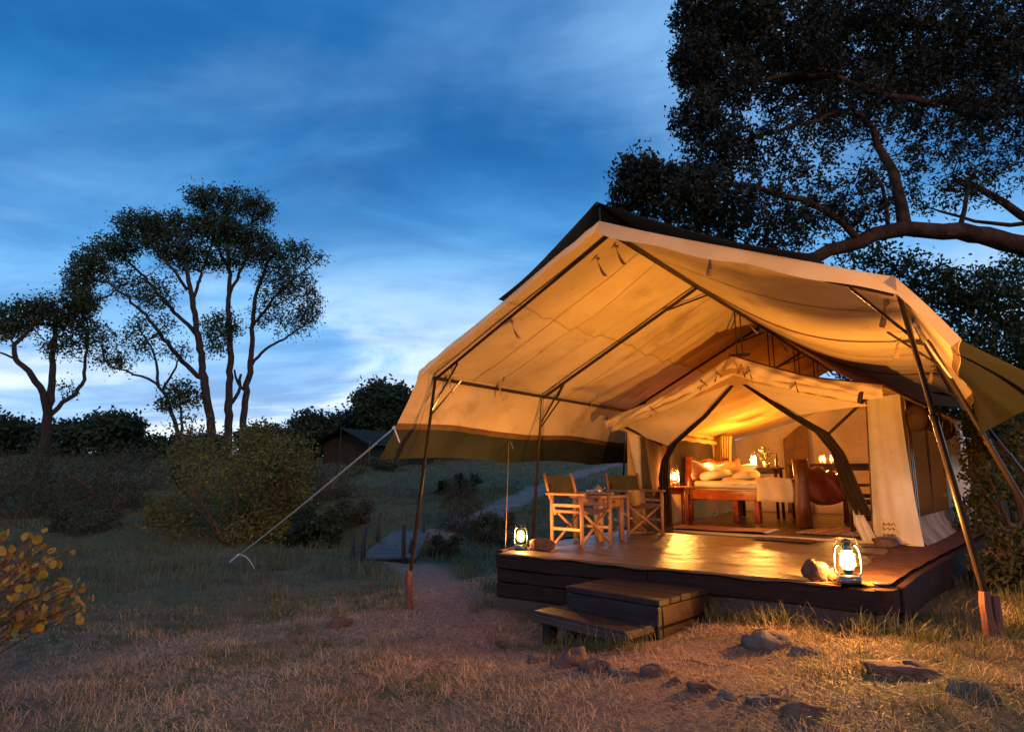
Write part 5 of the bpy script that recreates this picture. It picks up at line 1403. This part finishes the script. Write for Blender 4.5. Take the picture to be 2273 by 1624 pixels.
shrub('bush', 'big olive green bush with reddish stems in the left middle ground', 500, 1205, 380, 265, M['leafolive'], (.10, .065), 700, 14, 1, 7, r0=.07, extra=7)
shrub('bush', 'right half of the olive bushes, crown reaching the skyline', 600, 1190, 190, 245, M['leafolive'], (.10, .07), 420, 12, 3.1, 6, r0=.05, extra=6)
shrub('bush', 'dusky low bush at the far left below the candelabra tree', 80, 1120, 260, 120, M['leafshrub'], (.11, .05), 380, 11, 2, 6, extra=6)
shrub('bush', 'dusky bush between the candelabra tree and the olive bush', 245, 1135, 220, 140, M['leafshrub'], (.11, .05), 360, 11, 4, 6, extra=6)
shrub('bush', 'grey green scrub left edge under the skyline trees', -10, 1090, 180, 110, M['leafshrub'], (.12, .05), 260, 10, .4, 5, extra=6)
shrub('bush', 'low scrub on the slope just right of the olive bushes', 735, 1110, 150, 90, M['leafshrub'], (.12, .05), 240, 9, 2.2, 5, extra=5)
for i, (px, py, w, h, m, lab) in enumerate([
        (160, 1100, 200, 95, 'leafshrub', 'dusky bush directly below the candelabra tree trunk'), (330, 1085, 200, 90, 'leafshrub', 'scrubby bush behind the left side of the olive bush'), (30, 1150, 220, 90, 'leafshrub', 'low scrub at the left edge in the middle distance'),
        (390, 1165, 150, 70, 'leafolive', 'low olive scrub at the left foot of the olive bush'), (660, 1130, 130, 110, 'leafshrub', 'grey scrub between the olive bushes and the rope'), (780, 1165, 110, 60, 'leafshrub', 'low dark scrub left of the bridge posts'),
        (180, 1180, 160, 60, 'leafshrub', 'low weedy mound in the left grass'), (640, 1075, 120, 60, 'leafshrub', 'low scrub behind the right olive bush'), (430, 1050, 220, 70, 'leafshrub', 'hazy scrub below the tall bare trunks')]):
    shrub('bush', lab, px, py, w, h, M[m], (.11, .05), 260, 10, i * .83, 5, extra=5)
shrub('bush', 'dark green leafy bush under the stretched white rope', 705, 1215, 120, 90, M['leafdark'], (.11, .075), 260, 12, 2.8, 6, extra=7)
shrub('bush', 'feathery grey bush right of the bridge behind the left pole', 1020, 1185, 120, 120, M['leafshrub'], (.13, .02), 240, 12, .8, 7, extra=4)
shrub('bush', 'dark bush behind the left lantern beside the platform', 1090, 1215, 110, 80, M['leafshrub'], (.10, .04), 260, 11, 1.9, 6, extra=6)
shrub('bush', 'low weedy bush right of the bridge end', 985, 1235, 70, 50, M['leafshrub'], (.08, .035), 160, 10, 2.9, 5, extra=5)
shrub('bush', 'small dark bush on the far slope below the skirt', 985, 1032, 40, 32, M['leafdark'], (.16, .09), 110, 9, 1.2, 4, extra=4, D=30)
shrub('bush', 'larger of the two dark bushes on the far slope', 1035, 1045, 56, 52, M['leafdark'], (.16, .09), 130, 9, 2.6, 4, extra=4, D=29)
shrub('bush', 'scrubby bush at the foot of the distant tent', 860, 1022, 90, 30, M['leafshrub'], (.2, .1), 130, 8, .6, 4, extra=4, D=44)
shrub('bush', 'tall dim shrub behind the right side of the tent', 2265, 1230, 240, 330, M['leafolive'], (.075, .05), 520, 12, 1.1, 7, extra=7, D=9.5, r0=.05)
shrub('bush', 'leafy undergrowth at the right edge beyond the platform', 2300, 1330, 220, 150, M['leafshrub'], (.07, .035), 380, 12, 3.3, 6, extra=6, D=6.6)

# the yellow leaved branch in the left foreground: every leaf its own piece
yb = thing('yellow_leaf_bush', 'bush with round golden yellow leaves in the left foreground', 'shrub', base_on_ground(at(-210, 1420, 4.65)), 0)
ybl = Vector(yb.location)
def leaf_mesh(nm, m, bend):
    mb = MB(); c = [(0, 0, 0)]
    ring = [(0, -.5), (.32, -.36), (.47, -.05), (.40, .28), (.16, .48), (-.14, .46), (-.42, .24), (-.48, -.08), (-.30, -.38)]
    vs = [(0, 0, -.07 * (1 if bend > 0 else -1))] + [(x * (1 + .1 * math.sin(9 * y + bend * 5)), y, bend * (x * x + .4 * y * y) + .08 * math.sin(7 * x + bend)) for x, y in ring]
    return mb.add(vs, [(0, i + 1, (i + 1) % 9 + 1) for i in range(9)]).mesh(nm, m, True)
LMS = [leaf_mesh('leaf', M['leafyellow'], .7), leaf_mesh('leaf', M['leafyellow'], -.6), leaf_mesh('leaf', M['leafgreen'], .8), leaf_mesh('leaf', M['leafbrown'], 1.1), leaf_mesh('leaf', M['leafgreen'], -.5)]
tips = [(215, 1325, 0), (195, 1300, .1), (160, 1290, -.1), (150, 1215, .2), (130, 1235, .1), (110, 1250, 0), (90, 1180, .2), (60, 1210, .3), (30, 1165, .3), (20, 1190, .1), (60, 1260, -.2), (100, 1290, -.2), (130, 1330, -.2), (40, 1310, -.1), (70, 1350, -.1), (10, 1270, .2), (20, 1345, 0), (110, 1365, .1), (175, 1340, .15), (5, 1225, .3), (80, 1235, .35), (45, 1285, .4), (-30, 1300, .2), (-20, 1230, .1), (205, 1345, .05), (180, 1310, .2), (140, 1260, .3), (120, 1215, 0), (170, 1275, .1), (85, 1320, .1), (150, 1355, -.1), (55, 1235, 0), (100, 1205, .1)]
for i, (px, py, dd) in enumerate(tips):
    tip = at(px, py, 4.6 + dd); st_ = ybl + Vector((random.uniform(-.1, .1), random.uniform(-.2, .2), .02)); mid = st_.lerp(tip, .5) + Vector((-.15, 0, .16 + .1 * math.sin(i)))
    pts = [];
    for q in np.linspace(0, 1, 9):
        p = st_ * (1 - q) ** 2 + mid * 2 * q * (1 - q) + tip * q * q; pts.append(p - ybl + Vector((0, .012 * math.sin(q * 17 + i), .010 * math.sin(q * 13 + 2 * i))))
    MB().tube(pts, list(np.linspace(.011, .0035, 9)), 5).build('stem', M['twig'], yb, True)
    for j in range(8):
        q = 1 - .085 * j - random.uniform(0, .05); p = pts[-1].lerp(pts[-3], min(1, (1 - q) * 2.0)) + Vector((random.uniform(-.06, .06), random.uniform(-.06, .06), random.uniform(-.05, .06)))
        lo = bpy.data.objects.new('leaf', random.choice(LMS if j % 3 else LMS[:2])); COL.objects.link(lo); lo.parent = yb
        sz = random.uniform(.038, .074); lo.location = p; lo.scale = (sz * random.uniform(.72, 1.05), sz * random.uniform(.95, 1.2), sz); lo.rotation_euler = (random.uniform(.5, 2.2), random.uniform(-.6, .6), random.uniform(0, 6.28))
        if j % 2 == 0 and j < 5: MB().tube([pts[-2 - j // 2], p], [.003, .002], 4).build('leaf_stalk', M['twig'], yb)

# ------------------------------------------------------------------ grass and straw
DECKPOLY = lambda u, v: (v > -.12) & (v < 10.8) & (u > -.15) & (u < 3.80 + .075 * np.clip(v, 0, 11))
STEPS = lambda u, v: (u > 1.0) & (u < 2.35) & (v > -1.12) & (v < .1)
Pf = np.array([(p.x, p.y) for p in far_path])
def vnoise(x, y, s, seed):
    r2 = np.random.default_rng(seed); T_ = r2.uniform(0, 1, (64, 64)); fx, fy = x / s, y / s
    ix, iy = np.floor(fx).astype(int), np.floor(fy).astype(int); dx, dy = fx - ix, fy - iy; dx, dy = dx * dx * (3 - 2 * dx), dy * dy * (3 - 2 * dy)
    g = lambda a, b: T_[a % 64, b % 64]
    return (g(ix, iy) * (1 - dx) + g(ix + 1, iy) * dx) * (1 - dy) + (g(ix, iy + 1) * (1 - dx) + g(ix + 1, iy + 1) * dx) * dy
def sample_ground(n, r0, r1, half=50, pw=1.0):
    a = rng.uniform(R(-half), R(half), n); r_ = r0 + (r1 - r0) * rng.uniform(0, 1, n) ** pw
    return r_ * np.sin(a), r_ * np.cos(a)
def blades(name, label, x, y, h, w, lean, mtl, curl=.5):
    u, v = to_uv(x, y); keep = ~(DECKPOLY(u, v) | STEPS(u, v)); x, y, h, w, lean = x[keep], y[keep], h[keep], w[keep], lean[keep]
    n = len(x); z = gz(x, y); a = rng.uniform(0, 2 * np.pi, n); dx, dy = np.cos(a), np.sin(a); b = a + np.pi / 2 + rng.normal(0, .5, n)
    sx, sy = np.cos(b) * w / 2, np.sin(b) * w / 2
    B = np.stack([x, y, z - .006], 1); up = np.cos(lean); out = np.sin(lean)
    Mi = B + np.stack([dx * out * h * .5, dy * out * h * .5, up * h * .55], 1)
    l2 = np.minimum(lean + curl * rng.uniform(.3, 1, n), 1.75)
    Ti = Mi + np.stack([dx * np.sin(l2) * h * .5, dy * np.sin(l2) * h * .5, np.cos(l2) * h * .5], 1)
    S_ = np.stack([sx, sy, np.zeros(n)], 1)
    V = np.stack([B - S_, B + S_, Mi + S_ * .75, Mi - S_ * .75, Ti], 1).reshape(-1, 3); k = np.arange(n) * 5
    me = mesh_np(name, V, np.stack([k, k + 1, k + 2, k + 3], 1), mtl, np.stack([k + 3, k + 2, k + 4], 1))
    return tag(obj_np(name, me), label, 'grass', None, 'stuff')
# short dry turf and straw of the foreground
x, y = sample_ground(150000, 2.3, 9.5, 52, .75); u, v = to_uv(x, y)
bm_ = bare_mask(x, y); pd = np.minimum(seg_dist(x, y, Pn) / .55, 1)
keep = rng.uniform(0, 1, len(x)) < np.clip((1 - .80 * bm_) * (.25 + .75 * pd) * (.35 + 1.1 * vnoise(x, y, .35, 3)), 0, 1); x, y = x[keep], y[keep]; n = len(x)
cl_ = vnoise(x, y, .28, 5); gm = green_mask(x, y) + .5 * (vnoise(x, y, .8, 9) - .45)
isg = rng.uniform(0, 1, n) < np.clip(gm, .04, .9)
h = (.022 + .075 * cl_ ** 2.2) * rng.uniform(.6, 1.5, n); ln = np.abs(rng.normal(.55, .40, n))
blades('dry_grass', 'short dry straw coloured grass covering the foreground', x[~isg], y[~isg], h[~isg], np.full((~isg).sum(), .0042), ln[~isg] + .25, M['straw'])
blades('green_grass', 'green tufted grass at the left and right of the foreground', x[isg], y[isg], h[isg] * 1.15, np.full(isg.sum(), .0045), ln[isg], M['grassgreen'])
# flattened straw litter
x, y = sample_ground(150000, 2.3, 7.5, 52, .8); k = rng.uniform(0, 1, len(x)) < (.25 + .75 * vnoise(x, y, .5, 21)) * (1 - .45 * bare_mask(x, y)) * (1 - .55 * np.clip(green_mask(x, y), 0, 1)); x, y = x[k], y[k]; n = len(x)
blades('straw_litter', 'flattened dead straw lying on the bare soil', x, y, rng.uniform(.03, .15, n), np.full(n, .0036), rng.uniform(1.15, 1.5, n), M['straw'], .25)
x, y = sample_ground(5200, 2.4, 8.5, 50, .8); u_, v_ = to_uv(x, y); k = ~(DECKPOLY(u_, v_) | STEPS(u_, v_)); x, y = x[k], y[k]
C = np.stack([x, y, gz(x, y) + .008], 1); n = len(x); a = rng.uniform(0, 6.28, n); l = rng.uniform(.012, .038, n)[:, None]; w = l * rng.uniform(.3, .6, n)[:, None]
d = np.stack([np.cos(a), np.sin(a), rng.normal(0, .3, n)], 1); e = np.stack([-np.sin(a), np.cos(a), rng.normal(0, .35, n)], 1)
V = np.stack([C - d * l / 2, C + e * w / 2 + [0, 0, .004], C + d * l / 2, C - e * w / 2 + [0, 0, .004]], 1).reshape(-1, 3)
tag(obj_np('dead_leaves', mesh_np('dead_leaves', V, np.arange(n * 4).reshape(-1, 4), M['litter'])), 'small dead leaves scattered over the trampled ground', 'leaf litter', None, 'stuff')
tw = MB()
for q in range(90):
    gx_, gy_ = sample_ground(1, 2.6, 7.5, 46, .8); gx_, gy_ = float(gx_[0]), float(gy_[0]); uu_, vv_ = to_uv(gx_, gy_)
    if DECKPOLY(np.array(uu_), np.array(vv_)) or STEPS(np.array(uu_), np.array(vv_)): continue
    a0 = random.uniform(0, 6.28); ln_ = random.uniform(.08, .35); pts = []
    for m_ in range(5):
        xx = gx_ + math.cos(a0 + .12 * m_) * ln_ * m_ / 4; yy = gy_ + math.sin(a0 + .12 * m_) * ln_ * m_ / 4; pts.append((xx, yy, float(gz(xx, yy)) + .012 + .012 * math.sin(m_ * 1.7)))
    tw.tube(pts, [.004, .0036, .003, .0024, .0015], 4)
tag(tw.build('dead_twigs', M['twig']), 'thin dead twigs lying in the foreground straw', 'twigs', None, 'stuff')
# taller tufts
def tufts(name, label, cx, cy, per, hh, ww, spread, mtl, lean=.35):
    x = np.repeat(cx, per) + rng.normal(0, spread, len(cx) * per); y = np.repeat(cy, per) + rng.normal(0, spread, len(cx) * per); n = len(x)
    return blades(name, label, x, y, np.repeat(hh, per) * rng.uniform(.5, 1.2, n), np.full(n, ww), np.abs(rng.normal(lean, .28, n)), mtl, .8)
x, y = sample_ground(420, 2.6, 8.5, 50, .8); bmk = bare_mask(x, y) < .35; x, y = x[bmk], y[bmk]
gm = rng.uniform(0, 1, len(x)) < .35 + .5 * green_mask(x, y)
tufts('dry_tuft', 'taller dry grass tufts scattered over the foreground', x[~gm], y[~gm], 22, rng.uniform(.05, .19, (~gm).sum()), .0042, .06, M['straw'], .6)
tufts('green_tuft', 'taller green grass tufts scattered over the foreground', x[gm], y[gm], 38, rng.uniform(.06, .14, gm.sum()), .005, .05, M['grassgreen'])
# grass standing against the platform and steps
uu = np.concatenate([rng.uniform(1.8, 4.0, 60), rng.uniform(.9, 2.4, 26), rng.uniform(-.5, .2, 10), rng.uniform(3.8, 5.2, 50)]); vv = np.concatenate([rng.uniform(-.32, -.14, 60), rng.uniform(-1.35, -1.12, 26), rng.uniform(-.3, .6, 10), rng.uniform(-.6, 2.5, 50)])
P_ = [T(a, b) for a, b in zip(uu, vv)]
tufts('platform_grass', 'unmown grass growing along the foot of the platform', np.array([p.x for p in P_]), np.array([p.y for p in P_]), 26, rng.uniform(.08, .22, len(P_)), .005, .05, M['grassgreen'])
# middle distance
x, y = sample_ground(260, 8, 20, 44, .8); k = (seg_dist(x, y, Pf) > .9) & (seg_dist(x, y, Pn) > .6); x, y = x[k], y[k]; gm = rng.uniform(0, 1, len(x)) < .72
tufts('meadow_tuft', 'taller green tufts standing out of the meadow beyond', x[gm], y[gm], 40, rng.uniform(.12, .34, gm.sum()), .010, .10, M['grassfar'])
tufts('dry_meadow_tuft', 'taller dry tufts standing out of the meadow beyond', x[~gm], y[~gm], 34, rng.uniform(.10, .26, (~gm).sum()), .008, .13, M['drymeadow'], .6)
x, y = sample_ground(150000, 7.5, 34, 46, .72); k = (rng.uniform(0, 1, len(x)) < .25 + .75 * vnoise(x, y, 1.1, 31)) & (seg_dist(x, y, Pf) > .8) & (seg_dist(x, y, Pn) > .45); x, y = x[k], y[k]; n = len(x); r_ = np.hypot(x, y)
blades('meadow_grass', 'rough bluish green meadow grass on the slope beyond', x, y, (.05 + .24 * vnoise(x, y, .9, 33) ** 2.2) * rng.uniform(.5, 1.6, n), .004 + .0008 * r_, np.abs(rng.normal(.45, .35, n)), M['grassfar'])
x, y = sample_ground(30000, 30, 75, 46, .8); k = (seg_dist(x, y, Pf) > 1.1); x, y = x[k], y[k]; n = len(x)
blades('far_meadow_grass', 'distant meadow grass on top of the rise', x, y, rng.uniform(.12, .35, n), np.full(n, .05), np.abs(rng.normal(.45, .35, n)), M['grassfar'])
